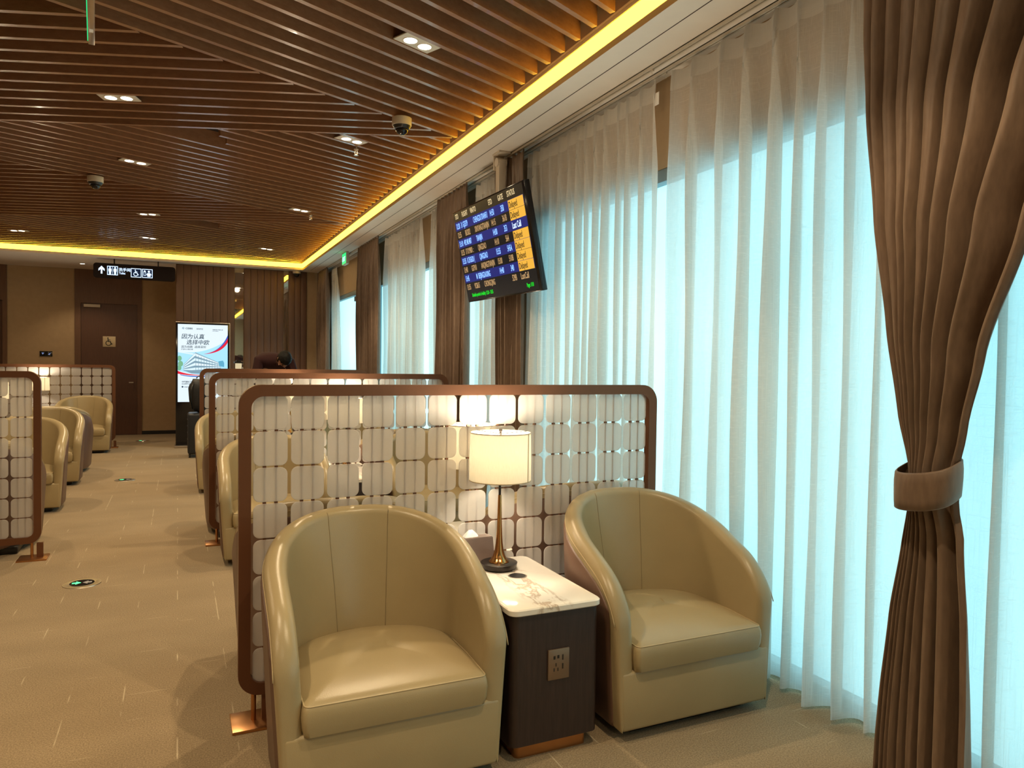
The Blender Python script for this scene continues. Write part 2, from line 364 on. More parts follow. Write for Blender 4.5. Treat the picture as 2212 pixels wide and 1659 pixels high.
# window wall: head band, piers
WH = 2.61
OPEN = [(-3.0, 5.05), (5.75, 10.30), (10.55, 13.35)]
bm = bmesh.new(); bx(bm, RX, RX+0.12, YF, YB, WH, HZ)
prev = YF
for a, b in OPEN: bx(bm, RX, RX+0.12, prev, a, 0, WH); prev = b
bx(bm, RX, RX+0.12, prev, YW+0.05, 0, WH)
struct(mk('wall_right', bm, M_BEIGE))
for i, (a, b) in enumerate(OPEN):
    wn = struct(box('window_%d' % (i+1), RX+0.075, RX+0.095, a, b, 0.0, WH, M_GLASS))
    bm = bmesh.new()
    bx(bm, RX+0.004, RX+0.074, a, b, WH-0.075, WH-0.001, 0.004); bx(bm, RX+0.004, RX+0.074, a, b, 0.0, 0.05, 0.004)
    bx(bm, RX+0.004, RX+0.074, a, a+0.06, 0.05, WH-0.075, 0.004); bx(bm, RX+0.004, RX+0.074, b-0.06, b, 0.05, WH-0.075, 0.004)
    if i == 2: bx(bm, RX+0.050, RX+0.074, 11.72, 11.735, 0.05, WH-0.075)
    mk('window_frame', bm, M_WFRAME, wn, angle=40)
    if i == 2:
        box('door_closer', RX+0.02, RX+0.06, 11.45, 11.80, WH-0.17, WH-0.09, M_DARK, wn, 0.006)
        box('door_handle', RX-0.01, RX+0.03, 11.28, 11.36, 1.72, 2.02, M_DARK, wn, 0.006)
# ------------------------------------------------------------------ timber wall panelling with mirror strips
def planks(name, x0, x1, label):
    t = thing(name, label, 'wall panel', ((x0+x1)/2, YW, 0)); n = max(1, round((x1-x0)/0.118)); wd = (x1-x0)/n
    bm = bmesh.new()
    for i in range(n):
        a = x0+i*wd-(x0+x1)/2; bx(bm, a+0.003, a+wd-0.003, -0.035, -0.001, 0.0, HZ-0.012, 0.004)
    bx(bm, x0-(x0+x1)/2, x1-(x0+x1)/2, -0.02, -0.0005, 0.0, HZ-0.005)
    mk('planks', bm, M_PANEL, t, angle=40); return t
planks('timber_panelling', -0.03, 0.925, 'vertical brown timber planking behind the lit advertising screen')
planks('timber_panelling', 1.085, 1.775, 'vertical brown timber planking between the two mirror strips')
planks('timber_panelling', 1.865, 2.19, 'narrow strip of vertical brown timber planking right of both mirrors')
M_MIRROR = plain('mirror_glass', (0.75, 0.72, 0.68), 0.02, 1.0, vary=0.0)
tag(box('wall_mirror', 0.935, 1.078, YW-0.012, YW-0.001, 0.9, 3.04, M_MIRROR), 'wider dark mirror strip set between timber planks, right of the advertising screen', 'mirror')
tag(box('wall_mirror', 1.783, 1.858, YW-0.012, YW-0.001, 0.9, 3.05, M_MIRROR), 'thin mirror strip between timber planks, under the dome camera at the back', 'mirror')

# ------------------------------------------------------------------ slatted ceiling
ZS = 3.24; SH = 0.125; SW = 0.031; RXE = 2.000; LXE = -3.0
mu, md = 0.44, -0.362; PER = 4.02; NS = 23; SP = PER/NS
FIELD = [None]
def slat(xa, ya, xb, yb):
    if yb > YS-0.07 and ya > YS-0.07: return
    if xb-xa < 0.03: return
    m_ = (yb-ya)/(xb-xa)
    lim = YS-0.062
    if yb > lim: xb = xa+(lim-ya)/m_; yb = lim
    if ya > lim: xa = xb-(yb-lim)/m_; ya = lim
    if xb-xa < 0.05: return
    p = Vector((xa, ya, ZS)); q = Vector((xb, yb, ZS))
    L = (q-p).length
    bx(FIELD[0], 0, L, -SW/2, SW/2, 0, SH, 0.0, 1, Matrix.Translation(p) @ Matrix.Rotation(math.atan2(q.y-p.y, q.x-p.x), 4, 'Z'))
for k in (-2, -1, 0, 1):
    yr0 = 5.45+PER*k; yl = yr0-md*(RXE-LXE)        # right base starts at yr0, left apex at yl
    FIELD[0] = bmesh.new()
    # up slats: right ends on x=RXE between yr0 and yr0+PER; start on the falling border line
    for i in range(1, NS+1):
        ye = yr0+SP*i
        if ye < 1.4: continue
        # line: y = ye + mu (x-RXE); border: y = yr0 + md (x-RXE)
        x = RXE-(ye-yr0)/(mu-md)
        x = max(LXE, x+0.03)
        if k == 0 and i in (9, 10): x = (0.30, 0.36)[i-9] if i == 10 else 0.30
        if k == 1 and i in (9, 10): x = 0.50
        slat(x, ye+mu*(x-RXE), RXE, ye)
    struct(mk('ceiling', FIELD[0], M_SLAT))
    # down slats: left ends on x=LXE between yl and yl+PER, end on the rising border
for k in (-1, 0, 1, 2):
    yl0 = 3.25+PER*k; FIELD[0] = bmesh.new()
    for i in range(0, NS):
        ys = yl0+SP*(i+1)
        if ys < 1.6: continue
        # line: y = ys + md (x-LXE) ; border: y = yl0 + mu (x-LXE)
        x = LXE+(ys-yl0)/(mu-md)
        x = min(RXE, x)-0.03
        slat(LXE, ys, x, ys+md*(x-LXE))
    struct(mk('ceiling', FIELD[0], M_SLAT))

# downlights
def downlight():
    t = thing('downlight', '', 'ceiling light')
    bm = bmesh.new(); bx(bm, -0.125, 0.125, -0.061, 0.061, 0.0, 0.008, 0.0015, 1); mk('housing', bm, M_TRIMW, t, angle=40)
    for s in (-0.052, 0.052):
        bm = bmesh.new(); lathe(bm, [(0.044, -0.0012), (0.044, -0.003), (0.038, -0.003), (0.038, -0.0012)], 32, s, 0, False, False); mk('bezel', bm, M_TRIMW, t)
        bm = bmesh.new(); lathe(bm, [(0.037, -0.0008), (0.037, -0.0025)], 32, s, 0); mk('lens', bm, M_DISC, t)
    return t
LT = [(1.22, 3.907, 1, 'twin square-trimmed downlight nearest the camera, in the upper middle of the ceiling'),
      (-0.37, 5.72, -1, 'twin downlight at upper left, just below the hanging exit sign'),
      (1.274, 5.98, 1, 'twin downlight between the two dome cameras, with a sprinkler beside it'),
      (-0.352, 7.53, 1, 'twin downlight above and right of the left dome camera'),
      (-0.336, 10.14, -1, 'twin downlight in the middle distance, below the left dome camera'),
      (1.32, 8.97, 1, 'twin downlight with a sprinkler touching its right end, near the window cove'),
      (-2.05, 12.2, -1, 'far left twin downlight close to the back cove'),
      (-0.385, 11.97, 1, 'small distant twin downlight above the toilet sign'),
      (1.29, 12.25, 1, 'far right twin downlight close to the back corner of the cove')]
dl0 = None; spots = []
sd = bpy.data.lights.new('spot_lamp', 'SPOT'); sd.energy = SPOT_W; sd.color = SPOT_COL; sd.spot_size = math.radians(108); sd.spot_blend = 0.45; sd.shadow_soft_size = 0.025
sp = sd.copy(); sp.energy = SPOT_W*0.115; sp.spot_size = math.radians(176); sp.spot_blend = 0.15; sp.shadow_soft_size = 0.05  # weak wide lamp added under each spot to brighten upper wall and curtains
def spot(x, y, z=3.225, parent=None):
    o = bpy.data.objects.new('spot_lamp', sd); COL.objects.link(o); o.location = (x, y, z)
    if z > 3.2: q = bpy.data.objects.new('spill_fill', sp); COL.objects.link(q); q.location = (x, y, z-0.03)
    return o
def snap(x, y, d):
    best = None
    for k in range(-2, 4):
        if d > 0: base = 5.45+PER*k; c = (y-mu*(x-RXE)-base)/SP; yy = base+(math.floor(c)+0.5)*SP+mu*(x-RXE)
        else: base = 3.25+PER*k; c = (y-md*(x-LXE)-base)/SP; yy = base+(math.floor(c)+0.5)*SP+md*(x-LXE)
        if best is None or abs(yy-y) < abs(best-y): best = yy
    return best
for x, y, d, lab in LT:
    y = snap(x, y, d)
    rz = math.atan(mu) if d > 0 else math.atan(md)
    if dl0 is None:
        dl0 = downlight(); dl0.location = (x, y, ZS+0.004); dl0.rotation_euler = (0, 0, rz); dl0['label'] = lab; dl0['group'] = 'twin downlights between the ceiling slats'
    else: dup(dl0, lab, (x, y, ZS+0.004), rz, 'twin downlights between the ceiling slats')
    spot(x, y)
for x, y in ((-0.37, 2.1), (1.25, 1.3), (-0.37, -0.6), (1.2, -1.2), (-2.0, 4.2), (-2.0, 8.3), (-2.0, 1.0)): spot(x, y)  # unseen lamps without fittings, added out of view to light the room
# recessed round downlight at the back
t = thing('round_downlight', 'small round downlight in the plain ceiling left of the toilet sign', 'ceiling light', (-1.53, 14.85, HZ))
bm = bmesh.new(); lathe(bm, [(0.05, 0.0), (0.05, -0.004), (0.038, -0.004), (0.038, 0.0)], 28, 0, 0, False, False); mk('bezel', bm, M_TRIMW, t)
bm = bmesh.new(); lathe(bm, [(0.037, -0.001), (0.037, -0.003)], 28); mk('lens', bm, M_DISC, t)
so = spot(-1.53, 14.85, 3.12); sd2 = sd.copy(); sd2.energy = SPOT_W*0.35; so.data = sd2

# dome cameras
def dome(label, loc, sc=1.0):
    t = thing('dome_camera', label, 'security camera', loc, 0, 'dome cameras on the ceiling'); s = sc
    bm = bmesh.new(); lathe(bm, [(0.071*s, 0.0), (0.071*s, -0.05*s), (0.068*s, -0.056*s), (0.05*s, -0.058*s)], 40); mk('housing', bm, M_TRIMW, t, angle=35)
    bm = bmesh.new(); lathe(bm, [(0.066*s, -0.0565*s), (0.055*s, -0.078*s), (0.050*s, -0.080*s)], 40); mk('collar', bm, M_DARK, t, angle=35)
    bm = bmesh.new(); lathe(bm, [(0.046*s*math.cos(a), -0.080*s-0.042*s*math.sin(a)) for a in [i*PI/2/9 for i in range(9)]]+[(0.002, -0.122*s)], 32); mk('dome', bm, M_BLK, t, True)
    return t
dome('white dome camera with black bubble at the slat zigzag point, nearest the window cove', (1.487, 5.21, ZS))
dome('white dome camera with black bubble hanging from the slats at left', (-0.737, 8.24, ZS))
dome('small dome camera fixed to the plain ceiling at the back, above the timber planking', (1.99, 13.86, HZ), 1.0)
# sprinklers
def sprinkler(label, loc):
    t = thing('sprinkler', label, 'sprinkler', loc, 0, 'sprinklers below the slats')
    bm = bmesh.new(); lathe(bm, [(0.008, 0.10), (0.008, 0.0), (0.016, -0.004), (0.020, -0.010), (0.016, -0.014), (0.007, -0.018)], 16); mk('pipe', bm, M_STEEL, t, angle=40)
    bm = bmesh.new(); tube(bm, [(0.012*math.sin(a), 0, -0.036+0.020*math.cos(a)) for a in [i*2*PI/16 for i in range(16)]], 0.0022, 6, True); lathe(bm, [(0.0025, -0.02), (0.0025, -0.055)], 8); mk('frame', bm, M_STEEL, t, True)
    bm = bmesh.new(); lathe(bm, [(0.019, -0.057), (0.019, -0.059)], 16); mk('deflector', bm, M_STEEL, t)
sprinkler('brass sprinkler head hanging below the middle twin downlight', (1.345, 6.07, ZS-0.01))
sprinkler('sprinkler head at the right end of a distant twin downlight near the cove', (1.46, 9.05, ZS-0.01))
# exit sign seen edge on, top left
t = thing('exit_sign', 'green exit sign seen edge-on, hanging from the slats at top left', 'exit sign', (-0.362, 3.87, ZS), math.radians(5))
box('housing', -0.014, 0.014, -0.22, 0.30, -0.24, -0.02, M_STEEL, t, 0.003)
box('face', -0.018, -0.0145, -0.20, 0.28, -0.23, -0.03, M_GREEN, t)
box('hanger', -0.004, 0.004, 0.0, 0.008, -0.02, 0.05, M_STEEL, t)
box('label_sticker', -0.008, 0.008, 0.10, 0.14, -0.2412, -0.2402, M_TISSUE, t)
# exit sign by the windows
t = thing('exit_sign', 'small green exit sign on the ceiling by the windows, before the far curtains', 'exit sign', (2.33, 11.2, HZ))
box('housing', -0.02, 0.025, -0.15, 0.15, -0.185, -0.005, M_ALU, t, 0.004)
box('face', -0.024, -0.0205, -0.135, 0.135, -0.175, -0.015, M_GREEN, t)
text_mesh('exit_text', 'EXIT', M_SIGNW, 0.10, Matrix(((0, 0, -1, -0.0245), (-1, 0, 0, 0.11), (0, 1, 0, -0.135), (0, 0, 0, 1))), t)
box('hanger', -0.004, 0.004, -0.004, 0.004, -0.01, 0.0, M_ALU, t)

# ------------------------------------------------------------------ curtain rails, curtains
def rail(x, label):
    t = thing('curtain_rail', label, 'curtain rail', (x, 5.0, HZ), 0, 'curtain rails under the ceiling')
    bm = bmesh.new(); bx(bm, -0.013, -0.004, YF-4.9, 13.9-5.0, -0.022, -0.001); bx(bm, 0.004, 0.013, YF-4.9, 13.9-5.0, -0.022, -0.001); bx(bm, -0.013, 0.013, YF-4.9, 13.9-5.0, -0.006, -0.0005)
    mk('track', bm, M_ALU, t); 
    for y in (3.40, 7.62, 12.0):
        bm = bmesh.new(); bx(bm, -0.006, 0.006, y-5-0.012, y-5+0.012, -0.034, -0.010, 0.002, 1); tube(bm, [(0, y-5, -0.03), (0, y-5, -0.048), (0.006, y-5, -0.052)], 0.0015, 6); mk('glider', bm, M_ALU, t)
rail(2.405, 'room-side curtain rail of the pair under the ceiling, carrying brown curtains')
rail(2.495, 'window-side curtain rail of the pair under the ceiling, carrying white sheers')

def curtain(name, ys, x, zt, zb, nf, amp, mat, parent, seed, prof=None, nz=40, per=22, header=0.10, topamp=0.30, pleat=True, lapmax=0.40, hb=1.0):
    """hanging cloth; ys(z)->(y_near, y_far). folds sharpen into pinch pleats at the header"""
    rnd = random.Random(seed); nt = nf*per; bm = bmesh.new(); rows = []
    ph = [rnd.uniform(-0.30, 0.30) for _ in range(nf+2)]; am = [rnd.uniform(0.65, 1.25) for _ in range(nf+2)]
    wd = [rnd.uniform(0.7, 1.4) for _ in range(nf)]; lap = [rnd.choice((0.06, rnd.uniform(0.18, lapmax), rnd.uniform(0.2, lapmax))) for _ in range(nf+1)]; sw = sum(wd); cum = [0]
    for q in wd: cum.append(cum[-1]+q/sw)
    for j in range(nz+1):
        v = j/nz; v = v**1.25 if True else v
        z = zt+(zb-zt)*v; dtop = (zt-z)
        y0, y1 = ys(z); row = []
        rel = min(1.0, dtop/0.5); full = topamp+(1-topamp)*rel
        for i in range(nt+1):
            f = i/per; k = min(nf-1, int(f)); u = f-k
            y = y0+(y1-y0)*(cum[k]+(cum[k+1]-cum[k])*u)
            phs = ph[k]*(1-u)+ph[k+1]*u; a = am[k]*(1-u)+am[k+1]*u
            c = math.cos(2*PI*u+phs*rel*1.3)
            wave = -(c*0.5+0.5)**1.5*1.7+0.6            # broad rounded crests toward the room
            xo = amp*full*a*wave*(1.0+0.15*math.sin(3*z+seed+f))
            if pleat and dtop < 0.5:
                g = max(0, 1-dtop/header) if dtop < header else 0
                dd = min(u, 1-u)
                pin = math.exp(-((dd)/0.10)**2); sgn = math.cos(dd*75)
                env = 1.0 if dtop < header else max(0.0, 1-(dtop-header)/0.35)
                xo += -0.022*pin*env*(0.6+0.4*sgn)
                xo -= 0.020*math.sin(PI*u)**0.8*env*hb
            y -= (lap[k]*(1-u)+lap[k+1]*u)*(y1-y0)/nf*math.sin(2*PI*u+phs*0.5)*(0.06+0.94*min(1.0, max(0.0, (dtop-0.06)/0.42))**0.7)
            zz = z
            if j == 0: zz = z+0.007*math.cos(2*PI*u)
            if j == nz: zz = z+0.006*math.sin(f*2.1+seed)
            row.append(bm.verts.new((x+xo, y, zz)))
        rows.append(row)
    for A, B in zip(rows, rows[1:]):
        for i in range(nt): bm.faces.new((A[i], A[i+1], B[i+1], B[i]))
    return mk(name, bm, mat, parent, True)
def const(a, b): return lambda z: (a, b)
def lin(a0, a1, b0, b1, zt=3.08):
    return lambda z: (a0+(a1-a0)*(1-z/zt), b0+(b1-b0)*(1-z/zt))
def header_tape(o, x, ys, zt, h=0.095): pass
def sheer_curtain(label, y0, y1, nf, seed, amp=0.05, yb=None, xb=2.49):
    t = thing('sheer_curtain', label, 'curtain', (0, 0, 0)); t.location = (xb, (y0+y1)/2, 0)
    c0, c1 = y0-(y0+y1)/2, y1-(y0+y1)/2
    f = const(c0, c1) if yb is None else lin(c0, yb[0]-(y0+y1)/2, c1, yb[1]-(y0+y1)/2)
    curtain('panel', f, 0.0, 3.068, 0.018, nf, amp, M_SHEER, t, seed)
    # doubled header band
    curtain('header_band', f, -0.0015, 3.067, 2.968, nf, amp, M_HEAD, t, seed, nz=6)
    return t
sheer_curtain('white sheer curtain at the right edge, beyond the tied-back brown curtain', -0.6, 1.72, 11, 3, 0.06)
sheer_curtain('wide white sheer curtain left of the tied-back brown curtain', 1.78, 3.29, 9, 11, 0.06)
s2 = sheer_curtain('white sheer curtain between the departures screen and the bright window gap', 3.44, 5.08, 13, 5, 0.042)
box('care_label', -0.03, -0.028, -0.850, -0.812, 2.93, 3.0, M_TISSUE, s2)
sheer_curtain('narrow white sheer curtain hanging behind the departures screen', 5.64, 6.16, 5, 8, 0.04)
sheer_curtain('white sheer curtain just left of the brown curtain beside the departures screen', 6.90, 7.42, 5, 9, 0.045)
sheer_curtain('distant white sheer curtain with a window gap on its right', 7.78, 9.30, 13, 12, 0.045)
sheer_curtain('farthest narrow white sheer curtain, gathered beside the bare window', 12.55, 12.95, 4, 15, 0.035, (12.1, 12.95))
def brown_curtain(label, y0, y1, nf, seed, amp=0.055, xb=2.385, yb=None):
    t = thing('brown_curtain', label, 'curtain', (xb, (y0+y1)/2, 0)); m = (y0+y1)/2
    f = const(y0-m, y1-m) if yb is None else lin(y0-m, yb[0]-m, y1-m, yb[1]-m)
    o = curtain('panel', f, 0.0, 3.10, 0.012, nf, amp, M_DRAPE, t, seed, per=20, lapmax=0.22)
    md_ = o.modifiers.new('thick', 'SOLIDIFY'); md_.thickness = 0.004
    return t
brown_curtain('dark brown curtain behind the right half of the departures screen', 5.06, 5.60, 7, 21, 0.030, 2.43, (5.05, 5.50))
brown_curtain('dark brown curtain at the left edge of the departures screen', 6.22, 7.02, 8, 22, 0.038, 2.42)
brown_curtain('brown curtain between the distant sheer and the bare far window', 9.36, 10.50, 10, 23, 0.05, 2.40)
brown_curtain('farthest brown curtain, beside the timber wall planking', 12.9, 13.85, 9, 24, 0.05, 2.40)
# tied-back curtain in the foreground
def tied():
    t = thing('tied_back_curtain', 'large brown curtain in the foreground tied back with a band', 'curtain', (2.33, 1.66, 0))
    YN = [(0.0, 1.45), (0.3, 1.46), (0.6, 1.475), (0.9, 1.505), (1.0, 1.53), (1.12, 1.53), (1.25, 1.495), (1.5, 1.43), (1.9, 1.28), (2.3, 1.12), (2.7, 0.93), (3.1, 0.76)]
    YFR = [(0.0, 1.785), (0.3, 1.775), (0.6, 1.755), (0.85, 1.72), (1.0, 1.70), (1.12, 1.70), (1.3, 1.735), (1.6, 1.775), (2.0, 1.82), (2.4, 1.87), (2.7, 1.90), (3.1, 1.93)]
    def ip(T, z):
        for (a, b), (c, d) in zip(T, T[1:]):
            if z <= c:
                s = (z-a)/(c-a); s = s*s*(3-2*s)*0.4+s*0.6; return b+(d-b)*s
        return T[-1][1]
    rnd = random.Random(4); nf = 9; per = 26; nt = nf*per; nz = 80; bm = bmesh.new(); rows = []
    ws = [2.7, 1.7, 1.2, 0.85, 0.7, 0.6, 0.6, 0.65, 0.8]; sw = sum(ws); cum = [0]
    for q in ws: cum.append(cum[-1]+q/sw)
    ph = [rnd.uniform(-0.5, 0.5) for _ in range(nf+1)]; am = [rnd.uniform(0.75, 1.2) for _ in range(nf+1)]
    for j in range(nz+1):
        z = 3.10+(0.012-3.10)*j/nz; a, b = ip(YN, z), ip(YFR, z); row = []
        wdt = (b-a)
        tie = math.exp(-((z-1.06)/0.13)**2)
        amp = (0.030+0.055*min(1, abs(z-1.06)/0.9))*(1-0.55*tie)
        if z < 1.0: amp *= 0.85
        cen = 0.030*math.sin(min(1, max(0, (z-1.06)/2.0))*PI)
        for i in range(nt+1):
            f = i/per; k = min(nf-1, int(f)); u = f-k
            s = cum[k]+(cum[k+1]-cum[k])*u
            sh = ph[k]*(1-u)+ph[k+1]*u; aa = (am[k]*(1-u)+am[k+1]*u)
            c = math.cos(2*PI*u+sh); wv = (c*0.5+0.5)**0.75*2-1.15
            wv += 0.10*math.cos(4*PI*u+2.1*z+k)
            bulge = -0.05*math.sin(PI*s)*(0.3+0.9*tie)
            yy = a+wdt*s+0.16*wdt/nf*math.sin(2*PI*u+sh)
            xx = -amp*aa*wv+bulge-cen
            if s < 0.02 or s > 0.98: xx += 0.02
            row.append(bm.verts.new((xx, yy-1.65, z)))
        rows.append(row)
    for A, B in zip(rows, rows[1:]):
        for i in range(nt): bm.faces.new((A[i], A[i+1], B[i+1], B[i]))
    o = mk('panel', bm, M_DRAPE, t, True); mo = o.modifiers.new('thick', 'SOLIDIFY'); mo.thickness = 0.004
    # band
    bm = bmesh.new(); n = 60; rings = []
    for z, e, ex in ((0.995, 0.000, 0), (1.0, 0.005, 0), (1.03, 0.008, 0), (1.06, 0.009, 0), (1.09, 0.008, 0), (1.118, 0.005, 0), (1.123, 0.0, 0)):
        ring = []
        for k in range(n):
            an = 2*PI*k/n; ca, sa = math.cos(an), math.sin(an)
            rx, ry = 0.070+e, 0.097+e
            yy = ry*math.copysign(abs(ca)**0.85, ca); xx = rx*math.copysign(abs(sa)**0.8, sa)
            tilt = 0.03*(xx/0.08)+0.018*(-yy/0.12)
            ring.append(bm.verts.new((xx-0.030+0.002*math.sin(5*an+z*40), yy-0.035, z+tilt+0.01)))
        rings.append(ring)
    for A, B in zip(rings, rings[1:]):
        for k in range(n): bm.faces.new((A[k], A[(k+1) % n], B[(k+1) % n], B[k]))
    o = mk('tieback_band', bm, M_DRAPE, t, True); mo = o.modifiers.new('thick', 'SOLIDIFY'); mo.thickness = 0.003
    return t
tied()

# ------------------------------------------------------------------ departures screen
def tv():
    W, H = 1.344, 0.780
    Rt = Matrix(((0.026, -0.21, -0.977), (-1.0, -0.013, -0.024), (-0.008, 0.978, -0.21)))
    t = thing('departures_screen', 'tilted flight departures screen hanging from the ceiling by the curtains', 'screen')
    Rn = Rt.transposed(); 
    r = Vector(Rt.col[0]).normalized(); n = Vector(Rt.col[2]).normalized(); u = n.cross(r).normalized(); n = r.cross(u)
    t.matrix_world = Matrix.Translation((2.392*0.94, 5.6*0.94, 1.45+0.973*0.94)) @ Matrix((r, u, n)).transposed().to_4x4()
    bm = bmesh.new(); bx(bm, -W/2, W/2, -H/2, H/2, -0.045, 0.0, 0.004); mk('cabinet', bm, M_BLK, t, angle=40)
    bm = bmesh.new(); bx(bm, -W/2+0.012, W/2-0.034, -H/2+0.012, H/2-0.012, 0.0005, 0.002)
    m_scr = emis('screen_black', (0.008, 0.008, 0.009), 1.0); nb = m_scr.node_tree.nodes['Principled BSDF']; nb.inputs['Roughness'].default_value = 0.22; nb.inputs['Base Color'].default_value = (0.01, 0.01, 0.01, 1)
    mk('display', bm, m_scr, t)
    m_blue = emis('screen_blue', (0.012, 0.018, 0.17), 1.0); m_yel = emis('screen_amber', (0.95, 0.50, 0.06), 0.95)
    m_tb = emis('text_pale_blue', (0.25, 0.48, 1.0), 1.6); m_tt = emis('text_tan', (0.62, 0.38, 0.17), 0.9); m_hd = emis('text_cream', (0.95, 0.72, 0.38), 0.9)
    m_gr = emis('text_green', (0.01, 0.85, 0.03), 1.0); m_dk = plain('text_dark', (0.03, 0.02, 0.008), 0.6); m_w = emis('text_white', (0.6, 0.75, 1.0), 1.6)
    X = lambda f: -W/2+f*W
    Y = lambda f: H/2-f*H
    rh = 0.0955
    for k in range(8):
        top = 0.1175+rh*k
        if k % 2 == 0:
            bm = bmesh.new(); bx(bm, X(0.012), X(0.968), Y(top+rh), Y(top), 0.002, 0.0028); mk('row_band', bm, m_blue, t)
    for k in (0, 1, 3, 4, 5, 6):
        top = 0.1205+rh*k; bm = bmesh.new(); bx(bm, X(0.785), X(0.965), Y(top+rh-0.003), Y(top), 0.0028, 0.0034); mk('status_box', bm, m_yel, t)
    def T(s, fx, fy, size, mat, align='LEFT', sx=0.62, nm='row_text', bold=0.0006):
        return text_mesh(nm, s, mat, size, Matrix.Translation((X(fx), Y(fy), 0.0042)), t, align, sx, 0, bold, 0.0003)
    hs = 0.058
    for s, fx in (('STD', .038), ('FLIGHT', .146), ('VIA/TO', .277), ('ETD', .545), ('GATE', .673), ('STATUS', .789)): T(s, fx, .087, hs, m_hd, nm='header_text')
    rows = [('12:20', '31 GJ3379', 'CHENGDUTIANFU', '14:50', '358', 'Delayed'), ('12:55', 'BK3022', 'XINYANG/TIANJIN', '14:15', '361B', 'Delayed'),
            ('13:10', '492 MU487', 'TIANJIN', '14:00', '353', 'Last Call'), ('13:25', '17 KY9801 :', 'QINGDAO', '14:10', '564', 'Delayed'),
            ('13:35', '0 ZH2620 (', 'QINGDAO', '15:55', '545A', 'Delayed'), ('13:40', 'GS7910', 'ANQING/TIANJIN', '15:00', '510B', 'Delayed'),
            ('13:45', '', 'M  BEIJINGDAXING', '14:40', '340', 'Delayed'), ('13:55', '9C8615', 'CHONGQING', '', '529B', 'LastCall')]
    for k, rw in enumerate(rows):
        fy = 0.194+rh*k; mt = m_tb if k % 2 == 0 else m_tt
        for s, fx in ((rw[0], .027), (rw[1], .105 if k in (0, 2, 3, 4) else .15), (rw[2], .30 if k != 6 else .20), (rw[3], .537), (rw[4], .686)):
            if s: T(s, fx, fy, 0.066, mt, sx=0.50 if fx > .05 and fx < .5 else 0.56)
        T(rw[5], .792, fy, 0.066, m_dk if rw[5] == 'Delayed' else (m_w if k == 2 else m_tt), sx=0.62, nm='status_text')
    T('Schedule period of validity: 12:20 - 13:55', .085, .945, 0.042, m_gr, sx=0.62, nm='footer_text'); T('Page: 1/10', .845, .945, 0.042, m_gr, sx=0.62, nm='footer_text')
    # ceiling pole and bracket as parts of the hung screen
    inv = t.matrix_world.inverted()
    def wpart(nm, bm, mat):
        bmesh.ops.transform(bm, matrix=inv, verts=bm.verts); return mk(nm, bm, mat, t, angle=40)
    px, py = 2.335, 5.33
    bm = bmesh.new(); bx(bm, px-0.03, px+0.03, py-0.035, py+0.035, 2.42, 3.07, 0.004); wpart('pole', bm, M_TRIMW)
    bm = bmesh.new(); bx(bm, px-0.05, px+0.05, py-0.08, py+0.06, 3.115, 3.13, 0.003); bx(bm, px-0.045, px+0.045, py+0.04, py+0.052, 3.0, 3.12, 0.003); wpart('ceiling_plate', bm, M_TRIMW)
    bm = bmesh.new(); tube(bm, [(px-0.04, py, 3.055), (px+0.04, py, 3.055)], 0.035, 20); wpart('knuckle', bm, M_TRIMW)
tv()

# ------------------------------------------------------------------ partitions
TILE_ME = None
def tile_mesh():
    bm = bmesh.new(); P = rrect(0.1315, 0.138, 0.027, 5); P2 = rrect(0.128, 0.1345, 0.0255, 5); n = len(P)
    lv = []
    for pl, y in ((P2, -0.0030), (P, -0.0018), (P, 0.0018), (P2, 0.0030)): lv.append([bm.verts.new((a, y, b)) for a, b in pl])
    for A, B in zip(lv, lv[1:]):
        for k in range(n): bm.faces.new((A[k], A[(k+1) % n], B[(k+1) % n], B[k]))
    bm.faces.new(lv[0][::-1]); bm.faces.new(lv[-1])
    me = bpy.data.meshes.new('tile'); bmesh.ops.recalc_face_normals(bm, faces=bm.faces); bm.to_mesh(me); bm.free(); me.materials.append(M_TILE); return me
TILE_ME = tile_mesh()
PW, PZ0, PZ1 = 1.985, 0.115, 1.357; PIT = 0.1453
def frame_mesh():
    bm = bmesh.new(); w, h = PW, PZ1-PZ0; zc = (PZ0+PZ1)/2; fw = 0.046
    O = rrect(w, h, 0.085, 10); I = rrect(w-2*fw, h-2*fw, 0.048, 10); n = len(O); d = 0.02
    def ring(pl, y): return [bm.verts.new((a, y, zc+b)) for a, b in pl]
    a, b, c, e = ring(O, -d), ring(I, -d), ring(I, d), ring(O, d)
    for A, B in ((a, b), (b, c), (c, e), (e, a)):
        for k in range(n): bm.faces.new((A[k], A[(k+1) % n], B[(k+1) % n], B[k]))
    bmesh.ops.bevel(bm, geom=[x for x in bm.edges if abs(abs(x.verts[0].co.y)-d) < 1e-6 and x.verts[0].co.y == x.verts[1].co.y and x.calc_face_angle(0) > 0.5], offset=0.003, segments=2, affect='EDGES')
    return bm
